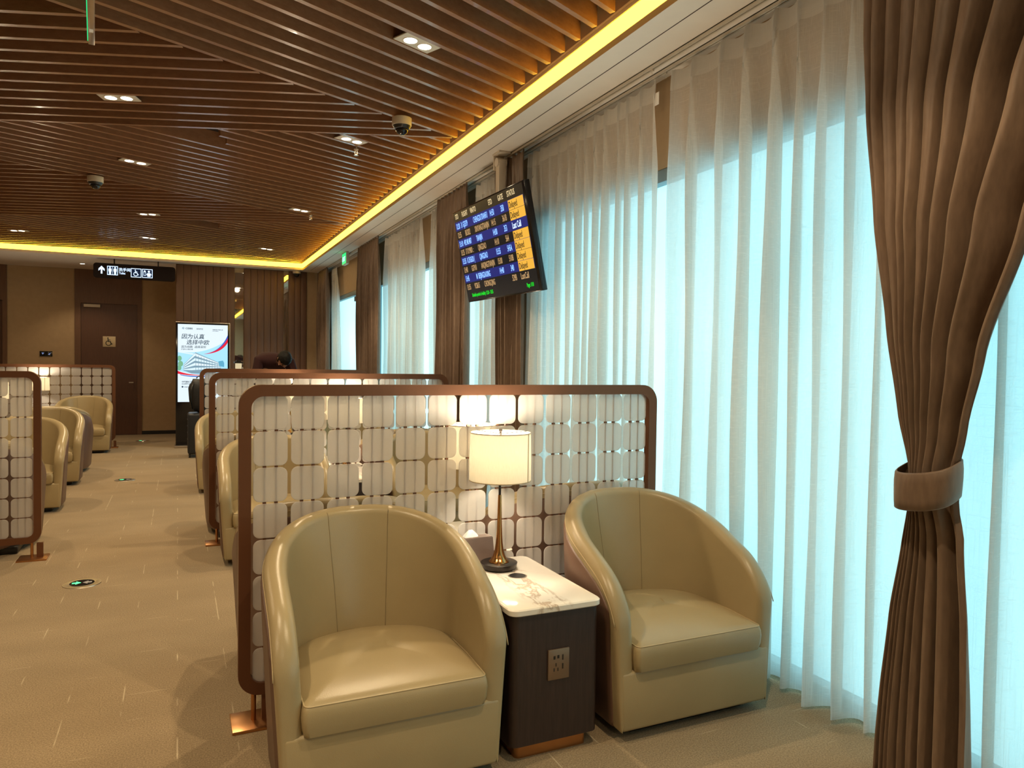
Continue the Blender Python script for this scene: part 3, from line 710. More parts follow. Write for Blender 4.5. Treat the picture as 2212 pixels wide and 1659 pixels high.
def partition(label):
    t = thing('privacy_screen', label, 'partition screen', (0, 0, 0), 0, 'frosted tile partition screens')
    mk('frame', frame_mesh(), M_FRAME, t, angle=35)
    # rods with collars, two per column
    rod = None
    x0 = -6*PIT
    for c in range(13):
        for s in (-0.0225, 0.0225):
            if rod is None:
                bm = bmesh.new(); tube(bm, [(0, 0, PZ0+0.046), (0, 0, PZ1-0.046)], 0.0032, 8)
                for r in range(9):
                    zc = 0.158+r*PIT-0.0042 if r else 0.158+0.0
                    bx(bm, -0.0065, 0.0065, -0.0065, 0.0065, zc-0.0065, zc+0.0065, 0.001, 1)
                rod = mk('rod', bm, M_FRAME, t); ro = rod
            else: ro = rod.copy(); COL.objects.link(ro); ro.parent = t
            ro.location = (x0+c*PIT+s, 0.0056, 0)
    n = 0
    for r in range(7, -1, -1):
        for c in range(13):
            if n >= 100: break
            o = bpy.data.objects.new('tile', TILE_ME); COL.objects.link(o); o.parent = t
            o.location = (x0+c*PIT, -0.001, 0.158+0.0705+r*PIT); n += 1
    bm = bmesh.new()
    for c in range(9, 13):
        tb = bmesh.new(); tb.from_mesh(TILE_ME); bmesh.ops.translate(tb, vec=(x0+c*PIT, -0.001, 0.158+0.0705), verts=tb.verts)
        tm = bpy.data.meshes.new('tmp'); tb.to_mesh(tm); tb.free(); bm.from_mesh(tm); bpy.data.meshes.remove(tm)
    o = mk('tile', bm, M_TILE, t); o['kind'] = 'stuff'
    for s in (-1, 1):
        xx = s*(PW/2-0.06)
        ft = box('foot_plate', xx-0.085, xx+0.10, -0.085, 0.085, 0.0, 0.012, M_BRONZE, t, 0.0015)
        bm = bmesh.new(); lathe(bm, [(0.010, 0.012), (0.010, PZ0+0.002)], 16, xx, 0); mk('foot_post', bm, M_BRONZE, ft, angle=40)
        bm = bmesh.new(); bx(bm, xx+0.03, xx+0.07, -0.012, 0.012, 0.012, PZ0+0.001); mk('foot_bracket', bm, M_FRAME, ft)
    return t
PXC = 0.218+PW/2
p1 = partition('frosted tile partition screen nearest the camera, behind the two front armchairs')
p1.location = (PXC, 3.04, 0)
dup(p1, 'second frosted tile partition screen, directly behind the nearest one', (PXC+0.005, 6.17, 0), 0, 'frosted tile partition screens')
dup(p1, 'third frosted tile partition screen, in front of the bending person', (PXC+0.015, 9.27, 0), 0, 'frosted tile partition screens')
dup(p1, 'frosted tile partition screen cut off by the left edge of the photo', (-0.895-PW/2, 6.17, 0), 0, 'frosted tile partition screens')
dup(p1, 'far left frosted tile partition screen, in front of the accessible toilet door', (-0.925-PW/2, 13.5, 0), 0, 'frosted tile partition screens')

# ------------------------------------------------------------------ armchair
def armchair(label):
    t = thing('tub_armchair', label, 'armchair', (0, 0, 0), 0, 'leather tub armchairs')
    A, F, B, YC = 0.398, -0.36, 0.405, -0.07
    path = []
    nS = 16
    for i in range(nS): path.append((-A, F+(YC-F)*i/nS, 0))
    nB = 44; ex = 2.08
    for i in range(nB+1):
        th = PI*i/nB; c, s = -math.cos(th), math.sin(th)
        path.append((A*math.copysign(abs(c)**(2/ex), c), YC+B*abs(s)**(2/ex), 0))
    for i in range(nS-1, -1, -1): path.append((A, F+(YC-F)*i/nS, 0))
    # densify start
    pts = []
    for i, p in enumerate(path):
        pts.append(Vector((p[0], p[1])))
    def Hf(y, x):
        # rim height by depth (front -0.36 .. back 0.335): rounded arm front, long slope, level crown
        d = max(0.0, y-F)
        def base(dd):
            q = min(1, dd/0.69)
            return 0.575+0.289*(1-(1-q)**1.55)*0.55+0.289*0.45*q
        fr = 0.155; h = base(d)
        if d < fr:
            c = 1-d/fr; h = base(d)-0.125*(1-math.sqrt(max(0, 1-c*c)))
        return h
    # add extra points near front for rounding
    add = [0.0, 0.003, 0.008, 0.014, 0.022, 0.032, 0.045, 0.06, 0.078, 0.096]
    left = [Vector((-A, F+a)) for a in add]; right = [Vector((A, F+a)) for a in add[::-1]]
    core = [p for p in pts if p.y > F+0.1]
    pts = left+core+right; N = len(pts)
    nrm = []
    for i in range(N):
        d = pts[min(i+1, N-1)]-pts[max(i-1, 0)]; d.normalize(); nrm.append(Vector((-d.y, d.x)))   # outward for clockwise path?
    # path goes left-front -> back -> right-front ; outward normal is left-hand side
    def backness(p): return max(0.0, min(1.0, (p.y-0.02)/0.28))
    bm = bmesh.new(); rings = []
    for i, p in enumerate(pts):
        h = Hf(p.y, p.x); n = nrm[i]; bk = backness(p); T = 0.082-0.012*bk
        d = p.y-F; e = 1.0
        fr = 0.028
        if d < fr: e = math.sqrt(max(0.0, 1-(1-d/fr)**2))*0.62+0.38
        lean = 0.012+0.070*bk
        cs = []
        zb = 0.045
        taper = 0.030
        r = T/2
        cs.append((-taper-0.008, zb)); cs.append((-taper, zb+0.012))
        for q in (0.25, 0.5, 0.75, 1.0):
            cs.append((-taper*(1-q)**1.0*1.0, zb+0.02+(h-r*0.9-zb-0.02)*q))
        for a in (20, 45, 70, 90, 110, 135, 160):
            aa = math.radians(a); cs.append((-r+r*math.cos(aa), h-r*0.9+r*0.9*math.sin(aa)))
        hi = h-r*0.9
        cs.append((-T, hi))
        for q in (0.2, 0.45, 0.7, 1.0):
            z = hi+(0.24-hi)*q; cs.append((-T-lean*math.sin(q*PI/2)**1.2, z))
        cs.append((-T-lean-0.002, 0.20))
        mid = -T/2
        ring = []
        for off, z in cs:
            o2 = mid+(off-mid)*e if off > -T-0.001 or True else off
            ring.append(bm.verts.new((p.x+n.x*o2*1.0, p.y+n.y*o2, z)))
        rings.append(ring)
    K = len(rings[0])
    for X, Y in zip(rings, rings[1:]):
        for k in range(K-1): bm.faces.new((X[k], X[k+1], Y[k+1], Y[k]))
    bm.faces.new(rings[0]); bm.faces.new(rings[-1][::-1])
    seams = []
    for sx in (-0.155, 0.155):
        ii = min((i for i in range(N) if pts[i].y > 0), key=lambda i: abs(pts[i].x-sx)); n = nrm[ii]
        seams.append([v.co.copy()-Vector((n.x, n.y, 0))*0.0006 for v in rings[ii][11:18]])
    sh = mk('backrest', bm, M_CREAM, t, angle=50)
    # brown outer wrap
    bm = bmesh.new(); rings = []
    idx = [i for i, p in enumerate(pts) if p.y > F+0.040]
    i0, i1 = idx[0], idx[-1]
    for i in range(i0, i1+1):
        p, n = pts[i], nrm[i]; d = p.y-F
        h = Hf(p.y, p.x)-0.060
        edge = 0.0 if i in (i0, i1) else 1.0
        pf = lambda z: -0.030*(1-min(1, max(0, (z-0.065)/(Hf(p.y, p.x)-0.037-0.065))))
        ring = []
        zs = [(0.050, -0.004), (0.052, 0.004), (0.07, 0.008)]+[(0.07+(h-0.085)*q, 0.009) for q in (0.3, 0.6, 0.85)]+[(h-0.008, 0.008), (h-0.002, 0.004), (h, -0.004)]
        for z, o in zs:
            oo = pf(z)+(o if edge else -0.004)
            ring.append(bm.verts.new((p.x+n.x*oo, p.y+n.y*oo, z)))
        rings.append(ring)
    K = len(rings[0])
    for X, Y in zip(rings, rings[1:]):
        for k in range(K-1): bm.faces.new((X[k], X[k+1], Y[k+1], Y[k]))
    o = mk('outer_wrap', bm, M_BROWN, t, angle=60); o['label'] = 'brown leather outer wrap'
    # piping along the outer rim
    bm = bmesh.new(); pp = []
    for i in range(2, N-2):
        p, n = pts[i], nrm[i]; h = Hf(p.y, p.x)
        pp.append((p.x+n.x*0.0, p.y+n.y*0.0, h-0.036))
    tube(bm, pp, 0.0020, 6); mk('piping', bm, M_PIPE, t, True)
    # stitched seams down the inner back
    for ps in seams:
        bm = bmesh.new(); tube(bm, ps, 0.0014, 5); mk('back_seam', bm, M_SEAM, t, True)
    # front base panel
    bm = bmesh.new()
    bx(bm, -0.366, 0.366, F-0.002, F+0.30, 0.045, 0.278, 0.014, 3)
    for v in bm.verts:
        q = (v.co.z-0.045)/0.233; v.co.x *= 0.985+0.028*q
    mk('front_panel', bm, M_CREAM, t, angle=50)
    # seat cushion
    bm = bmesh.new(); P = []
    aw, yf, yb0 = 0.310, F-0.022, -0.02; rr = 0.018
    for i in range(7): # front left corner
        a = PI+i*PI/2/6; P.append((-aw+rr+rr*math.cos(a), yf+rr+rr*math.sin(a)))
    for i in range(1, 12): P.append((-aw+rr+(2*aw-2*rr)*i/12, yf))
    for i in range(7):
        a = -PI/2+i*PI/2/6; P.append((aw-rr+rr*math.cos(a), yf+rr+rr*math.sin(a)))
    for i in range(1, 6): P.append((aw, yf+rr+(yb0-yf-rr)*i/6))
    for i in range(0, 25):
        a = PI*i/24; P.append((aw*math.cos(a), yb0+0.225*math.sin(a)**0.9))
    for i in range(1, 6): P.append((-aw, yb0+(yf+rr-yb0)*i/6))
    cx, cy = 0.0, -0.06; lv = []
    for s, dz_, z in ((0.94, 0, 0.272), (0.985, 0, 0.276), (1.004, 0, 0.30), (1.012, 0, 0.335), (1.006, 0, 0.366), (0.992, 0, 0.381), (0.975, 0, 0.387), (0.90, 1, 0.397), (0.75, 1, 0.410), (0.55, 1, 0.420), (0.30, 1, 0.427), (0.1, 1, 0.429)):
        lv.append([bm.verts.new((cx+(a-cx)*s, cy+(b-cy)*(s if b > yf+0.03 or s < 0.97 else s), z-(0.010*max(0, (-0.2-b))/0.18*(1 if dz_ else 1)) * (1 if z > 0.36 else 0))) for a, b in P])
    n = len(P)
    for X, Y in zip(lv, lv[1:]):
        for k in range(n): bm.faces.new((X[k], X[(k+1) % n], Y[(k+1) % n], Y[k]))
    bm.faces.new(lv[0][::-1]); bm.faces.new(lv[-1])
    cu = mk('seat_cushion', bm, M_CREAM, t, angle=60)
    bm = bmesh.new(); tube(bm, [(cx+(a-cx)*0.986, cy+(b-cy)*0.986, 0.384-(0.010*max(0, (-0.2-b))/0.18)) for a, b in P], 0.0026, 6, True); mk('seam_piping', bm, M_PIPE, cu, True)
    # recessed dark plinth
    box('plinth', -0.30, 0.30, -0.30, 0.24, 0.0, 0.06, M_DARK, t, 0.02)
    return t
GRP = 'leather tub armchairs'
CHY = 2.66
c0 = armchair('olive cream tub armchair in the left foreground, cut off at the bottom edge'); c0.location = (0.665, CHY, 0)
for lab, x, y, rz in (
    ('olive cream tub armchair right of the marble table, beside the sheer curtain', 1.905, CHY, 0),
    ('tub armchair turned away, its brown back against the nearest partition at left', 0.645, 3.46, PI),
    ('tub armchair turned away behind the nearest partition, nearest the windows', 1.905, 3.46, PI),
    ('tub armchair facing the camera in front of the second partition, at its aisle end', 0.665, 5.79, 0),
    ('tub armchair in front of the second partition, at its window end', 1.905, 5.79, 0),
    ('tub armchair facing away behind the second partition, at its aisle end', 0.60, 6.59, PI),
    ('tub armchair facing away behind the second partition, at its window end', 1.905, 6.59, PI),
    ('tub armchair in front of the third partition beside the dark suitcase', 0.575, 8.89, 0),
    ('tub armchair in front of the third partition, at its window end', 1.905, 8.89, 0),
    ('brown back of a tub armchair just behind the left-edge partition', -1.37, 6.60, PI),
    ('cream tub armchair facing the camera, second along the left side of the aisle', -1.375, 8.32, 0),
    ('cream tub armchair facing the camera, third along the left side of the aisle', -1.40, 9.95, 0),
    ('tub armchair turned away on the left of the aisle, back to back with another', -1.42, 10.76, PI),
    ('tub armchair in front of the far left partition, by the accessible toilet door', -1.33, 13.10, 0)):
    dup(c0, lab, (x, y, 0), rz, GRP)

# ------------------------------------------------------------------ side tables
M_SOCK = plain('bronze_plate', (0.24, 0.165, 0.11), 0.38, 0.6)
def side_table(label):
    t = thing('side_table', label, 'side table', (0, 0, 0), 0, 'marble-topped side tables')
    bm = bmesh.new(); P = rrect(0.385, 0.68, 0.035, 8)
    prof = [(-0.004, 0.540), (0.0, 0.544), (0.0, 0.561), (-0.004, 0.565)]
    lv = []
    for o, z in prof: lv.append([bm.verts.new((a*(1+o/0.19), b*(1+o/0.31), z)) for a, b in P])
    n = len(P)
    for X, Y in zip(lv, lv[1:]):
        for k in range(n): bm.faces.new((X[k], X[(k+1) % n], Y[(k+1) % n], Y[k]))
    bm.faces.new(lv[0][::-1]); bm.faces.new(lv[-1]); mk('table_top', bm, M_MARBLE, t, angle=40)
    bm = bmesh.new(); P = rrect(0.368, 0.66, 0.03, 8); prism(bm, P, lambda a, b: (a, b, 0.058), lambda a, b: (a, b, 0.540)); mk('cabinet', bm, M_DWOOD, t, angle=40)
    bm = bmesh.new(); P = rrect(0.30, 0.60, 0.02, 6); prism(bm, P, lambda a, b: (a, b, 0.0), lambda a, b: (a, b, 0.058)); mk('plinth', bm, M_BRONZE, t, angle=40)
    # socket plate on the front
    pl = box('socket_plate', -0.038, 0.050, -0.338, -0.330, 0.287, 0.400, M_SOCK, t, 0.002)
    bm = bmesh.new(); y0, y1 = -0.3392, -0.3378
    for x, z, a, b in ((-0.013, 0.370, 0.004, 0.006), (0.003, 0.372, 0.004, 0.006), (0.022, 0.368, 0.0025, 0.010), (0.022, 0.335, 0.0025, 0.010), (-0.006, 0.343, 0.0018, 0.006), (-0.014, 0.325, 0.0018, 0.006), (0.002, 0.325, 0.0018, 0.006)):
        bx(bm, x-a, x+a, y0, y1, z-b, z+b)
    mk('socket_slots', bm, M_DARK, pl)
    bm = bmesh.new(); lathe(bm, [(0.040, 0.5651), (0.040, 0.5656), (0.036, 0.5658)], 36, 0.018, 0.055); ch = mk('wireless_charger', bm, M_STEEL, t, angle=40)
    bm = bmesh.new(); lathe(bm, [(0.034, 0.5658), (0.034, 0.5661)], 36, 0.018, 0.055); mk('charger_pad', bm, M_DARK, ch)
    return t
def table_lamp(label):
    t = thing('table_lamp', label, 'table lamp', (0, 0, 0), 0, 'brass table lamps with white drum shades')
    bm = bmesh.new(); lathe(bm, [(0.060, 0.0), (0.074, 0.004), (0.079, 0.022), (0.080, 0.027), (0.077, 0.029), (0.03, 0.029)], 48); mk('base', bm, M_DBASE, t, angle=35)
    bm = bmesh.new(); lathe(bm, [(0.044, 0.0292), (0.044, 0.033), (0.036, 0.040), (0.027, 0.055), (0.020, 0.078), (0.0155, 0.11), (0.0125, 0.15), (0.010, 0.21), (0.0085, 0.29), (0.0075, 0.32)], 40); mk('stem', bm, M_BRASS, t, angle=50)
    bm = bmesh.new(); lathe(bm, [(0.0055, 0.32), (0.0055, 0.595), (0.008, 0.596), (0.008, 0.607), (0.001, 0.608)], 16); mk('rod', bm, M_DBASE, t, angle=50)
    R0, R1, Z0, Z1 = 0.134, 0.131, 0.385, 0.590
    bm = bmesh.new(); lathe(bm, [(R0, Z0), (R0-0.001, (Z0+Z1)/2), (R1, Z1), (R1-0.003, Z1), (R0-0.004, (Z0+Z1)/2), (R0-0.003, Z0), (R0, Z0)], 56, 0, 0, False, False); sh = mk('lamp_shade', bm, M_SHADE, t, angle=50)
    for z, r in ((Z0, R0), (Z1, R1)):
        bm = bmesh.new(); tube(bm, [((r-0.001)*math.cos(a), (r-0.001)*math.sin(a), z) for a in [i*2*PI/48 for i in range(48)]], 0.0022, 6, True); mk('rim', bm, M_PIPE, sh, True)
    bm = bmesh.new(); bx(bm, -0.003, 0.003, -R0-0.001, -R0+0.0005, Z0, Z1); bmesh.ops.rotate(bm, cent=(0, 0, 0), matrix=Matrix.Rotation(math.radians(38), 3, 'Z'), verts=bm.verts); mk('seam', bm, M_PIPE, sh)
    bm = bmesh.new()
    for a in (0, 2*PI/3, 4*PI/3): tube(bm, [(0.006*math.cos(a), 0.006*math.sin(a), 0.585), ((R1-0.003)*math.cos(a), (R1-0.003)*math.sin(a), 0.593)], 0.0015, 5)
    mk('spider', bm, M_DBASE, t)
    bm = bmesh.new(); lathe(bm, [(0.008, 0.42), (0.022, 0.45), (0.028, 0.475), (0.022, 0.50), (0.005, 0.512)], 20); mk('bulb', bm, M_BULB, t, True)
    return t
M_DBASE = plain('dark_metal', (0.035, 0.028, 0.024), 0.3, 0.7); M_BULB = emis('bulb_glow', (1.0, 0.72, 0.38), 5.0)
ld = bpy.data.lights.new('bulb_light', 'POINT'); ld.energy = LAMP_W; ld.color = LAMP_COL; ld.shadow_soft_size = 0.045
TY = 2.672
TX0 = 1.2775
t0 = side_table('white marble topped side table with socket plate, between the two front armchairs'); t0.location = (TX0, TY, 0)
l0 = table_lamp('lit brass lamp with white drum shade on the nearest marble table'); l0.location = (TX0-0.010, TY+0.186, 0.5662)
def lamp_light(x, y, z=0.565):
    o = bpy.data.objects.new('bulb_light', ld); COL.objects.link(o); o.location = (x, y, z+0.545); return o
lamp_light(TX0-0.010, TY+0.186)
for lab, llab, x, y, rz in (
    ('marble side table behind the nearest partition, between the turned-away armchairs', 'lit table lamp glowing behind the tiles of the nearest partition', TX0, 3.47, PI),
    ('marble side table in front of the second partition', 'lit table lamp in front of the second partition', TX0, 5.79, 0),
    ('marble side table behind the second partition', 'lit table lamp just behind the second partition', TX0, 6.60, PI),
    ('marble side table in front of the third partition', 'lit table lamp in front of the third partition', TX0-0.02, 8.90, 0),
    ('side table beside the back-to-back armchairs on the left', 'lit lamp shade seen through tiles at the very left edge', -2.02, 10.76, PI),
    ('side table in front of the far left partition', 'lit lamp shade standing before the far left partition', -1.93, 13.10, 0)):
    dup(t0, lab, (x, y, 0), rz, 'marble-topped side tables')
    s = 1 if rz == 0 else -1
    lx, ly = x-0.018*s, y+0.186*s
    dup(l0, llab, (lx, ly, 0.5662), 0, 'brass table lamps with white drum shades'); lamp_light(lx, ly)
# tissue box
t = thing('tissue_box', 'grey-brown leather tissue box behind the nearest lamp', 'tissue box', (TX0-0.097, TY+0.304, 0.565), math.radians(2))
bm = bmesh.new()
P0 = [(-0.105, -0.036), (0.105, -0.036), (0.105, 0.036), (-0.105, 0.036)]
a = [bm.verts.new((x, y, 0.006)) for x, y in P0]; b = [bm.verts.new((x*0.93, y*0.8+0.002, 0.118)) for x, y in P0]
for k in range(4): bm.faces.new((a[k], a[(k+1) % 4], b[(k+1) % 4], b[k]))
bm.faces.new(a[::-1]); bm.faces.new(b); bmesh.ops.bevel(bm, geom=list(bm.edges), offset=0.003, segments=2, affect='EDGES')
mk('box_body', bm, plain('grey_brown_leatherette', (0.17, 0.12, 0.10), 0.6, bump=0.5, bscale=500), t, angle=40)
box('base_tray', -0.102, 0.106, -0.036, 0.036, 0.0, 0.006, M_DARK, t)
bm = bmesh.new(); lv = []
for z, r in ((0.112, 0.040), (0.125, 0.030), (0.140, 0.014), (0.150, 0.002)):
    lv.append([bm.verts.new((r*math.cos(k*PI/6)+0.008*math.sin(k*2.3), r*0.25*math.sin(k*PI/6), z+0.004*math.sin(k*1.7)*(r/0.03))) for k in range(12)])
for X, Y in zip(lv, lv[1:]):
    for k in range(12): bm.faces.new((X[k], X[(k+1) % 12], Y[(k+1) % 12], Y[k]))
bm.faces.new(lv[-1]); mk('tissue', bm, M_TISSUE, t, True)

# ------------------------------------------------------------------ floor markers
def marker(label, x, y, rz=0):
    t = thing('floor_light', label, 'floor marker', (x, y, 0.0), rz, 'green exit markers in the carpet')
    bm = bmesh.new(); lathe(bm, [(0.112, 0.0), (0.110, 0.004), (0.075, 0.006), (0.072, 0.005)], 48); mk('bezel', bm, M_CHROME, t, angle=30)
    bm = bmesh.new(); lathe(bm, [(0.071, 0.0055), (0.071, 0.0065)], 48); mk('glass', bm, M_BLK, t)
    def arrow(s, mat):
        P = [(0.0, 0.012), (0.030, 0.042), (0.030, 0.024), (0.052, 0.024), (0.052, 0.0), (0.030, 0.0), (0.030, -0.018)]
        bm = bmesh.new(); prism(bm, [(s*(-(a)+0.052)-s*0.056, b*1.2-0.012) for a, b in P], lambda a, b: (a, b, 0.0066), lambda a, b: (a, b, 0.0072)); mk('arrow', bm, mat, t)
    arrow(1, M_GREENL); arrow(-1, emis('pale_arrow', (0.55, 0.42, 0.28), 0.6))
marker('round green exit marker light set in the carpet, nearest the camera', -0.56, 5.37)
marker('round green exit marker light in the middle of the aisle', -0.575, 9.83)
marker('round green exit marker light at the far end, before the door', -0.57, 14.5)

# ------------------------------------------------------------------ back wall things
t = thing('accessible_toilet_plaque', 'square metal plaque with wheelchair symbol on the brown door', 'sign', (-1.184, YB, 1.784))
M_PLQ = plain('plaque_brass', (0.62, 0.50, 0.32), 0.4, 0.3)
box('plate', -0.107, 0.107, -0.008, -0.001, -0.10, 0.10, M_PLQ, t, 0.002)
def wheelchair(bm, s, y, ox=0.0, oz=0.0):
    def q(pts, w):
        for a, b in zip(pts, pts[1:]):
            A = Vector((ox+a[0]*s, 0, oz+a[1]*s)); B = Vector((ox+b[0]*s, 0, oz+b[1]*s)); d = (B-A); L = d.length; d.normalize(); nn = Vector((-d.z, 0, d.x))*w*s/2
            e = d*w*s*0.3
            v = [bm.verts.new((p.x, y, p.z)) for p in (A-e+nn, A-e-nn, B+e-nn, B+e+nn)]; bm.faces.new(v)
    q([(0.14*math.cos(a), 0.62+0.14*math.sin(a)) for a in [0]], 1)
    N = 14; v = [bm.verts.new((ox+(-0.12+0.12*math.cos(2*PI*k/N))*s, y, oz+(0.72+0.12*math.sin(2*PI*k/N))*s)) for k in range(N)]; bm.faces.new(v)
    q([(-0.10, 0.55), (-0.06, 0.02), (0.30, 0.02), (0.48, -0.48), (0.62, -0.44)], 0.17)
    q([(-0.07, 0.32), (0.28, 0.32)], 0.13)
    q([(-0.02+0.46*math.cos(a), -0.30+0.46*math.sin(a)) for a in [math.radians(115+i*20) for i in range(13)]], 0.14)
bm = bmesh.new(); wheelchair(bm, 0.095, -0.0095, -0.01, 0.0); mk('wheelchair_symbol', bm, M_DARK, t)
t = thing('touch_panel', 'small black wall panel with two lit icons left of the brown door', 'wall switch', (-2.205, YB, 1.535))
box('panel', -0.10, 0.10, -0.014, -0.001, -0.048, 0.048, M_BLK, t, 0.003)
M_ICON = emis('icon_glow', (0.25, 0.32, 0.6), 0.8)
bm = bmesh.new(); prism(bm, [(-0.07, 0.02), (-0.03, 0.02), (-0.05, -0.015)], lambda a, b: (a, -0.0142, b), lambda a, b: (a, -0.0152, b)); prism(bm, [(0.03, -0.01), (0.075, 0.022), (0.055, -0.018)], lambda a, b: (a, -0.0142, b), lambda a, b: (a, -0.0152, b)); mk('icon', bm, M_ICON, t)

# toilet sign
t = thing('toilet_sign', 'dark hanging toilet sign with lit arrow and pictograms', 'sign', (-0.655, 13.86, 2.925))
W2, H2 = 0.615, 0.122
bm = bmesh.new(); prism(bm, rrect(2*W2, 2*H2, 0.045, 6), lambda a, b: (a, -0.03, b), lambda a, b: (a, 0.03, b)); mk('panel', bm, plain('sign_body', (0.014, 0.008, 0.007), 0.7, spec=0.15), t, angle=40)
for x in (-0.31, 0.35): box('hanger', x-0.01, x+0.01, -0.01, 0.01, H2, HZ-2.925, M_DARK, t)
yy = -0.0312
def sq(cx, cz, w, h, mat, y=yy, nm='pictogram'):
    bm = bmesh.new(); bx(bm, cx-w/2, cx+w/2, y-0.001, y, cz-h/2, cz+h/2); return mk(nm, bm, mat, t)
bm = bmesh.new(); prism(bm, [(-0.012, -0.065), (0.012, -0.065), (0.012, 0.01), (0.045, -0.02), (0.045, 0.015), (0.0, 0.065), (-0.045, 0.015), (-0.045, -0.02), (-0.012, 0.01)], lambda a, b: (a-0.495, yy, b+0.01), lambda a, b: (a-0.495, yy-0.001, b+0.01)); mk('arrow', bm, M_SIGNW, t)
sq(-0.335, 0.005, 0.158, 0.150, M_SIGNW); sq(-0.335, 0.005, 0.140, 0.130, M_SIGNN, yy-0.001)
bm = bmesh.new()
for cx in (-0.372, -0.298):
    lathe_c = rrect(0.024, 0.024, 0.012, 4, cx, 0.055); prism(bm, lathe_c, lambda a, b: (a, yy-0.0022, b), lambda a, b: (a, yy-0.003, b))
    prism(bm, rrect(0.046, 0.055, 0.012, 4, cx, 0.012), lambda a, b: (a, yy-0.0022, b), lambda a, b: (a, yy-0.003, b))
    prism(bm, rrect(0.030, 0.055, 0.004, 3, cx, -0.030), lambda a, b: (a, yy-0.0022, b), lambda a, b: (a, yy-0.003, b))
bx(bm, -0.337, -0.333, yy-0.003, yy-0.0022, -0.06, 0.07)
mk('pictogram', bm, M_SIGNW, t)
MZ = lambda x, y, z: Matrix(((1, 0, 0, x), (0, 0, -1, y), (0, 1, 0, z), (0, 0, 0, 1)))
text_mesh('sign_text', '洗手间', M_SIGNW, 0.062, MZ(-0.245, yy-0.001, 0.005), t, 'LEFT', 0.95, 0, 0.001)
text_mesh('sign_text', 'Toilet', M_SIGNW, 0.052, MZ(-0.240, yy-0.001, -0.048), t, 'LEFT', 0.75, 0, 0.001)
for cx in (0.015, 0.185):
    sq(cx, -0.012, 0.158, 0.150, M_SIGNW); sq(cx, -0.012, 0.140, 0.130, M_SIGNN, yy-0.001)
bm = bmesh.new(); wheelchair(bm, 0.066, yy-0.0026, 0.010, -0.012); mk('pictogram', bm, M_SIGNW, t)
bm = bmesh.new()
def pr(poly): prism(bm, poly, lambda a, b: (a, yy-0.0022, b), lambda a, b: (a, yy-0.003, b))
pr([(0.128, -0.05), (0.162, -0.05), (0.162, 0.01), (0.156, 0.01), (0.156, -0.044), (0.134, -0.044), (0.134, 0.01), (0.128, 0.01)]); pr([(0.125, 0.01), (0.165, 0.01), (0.150, 0.04), (0.138, 0.04)])
pr(rrect(0.036, 0.036, 0.018, 5, 0.208, 0.020)); pr([(0.165, -0.035), (0.185, -0.005), (0.230, -0.005), (0.250, -0.035)]); pr(rrect(0.055, 0.032, 0.015, 4, 0.208, -0.050))
mk('pictogram', bm, M_SIGNW, t)

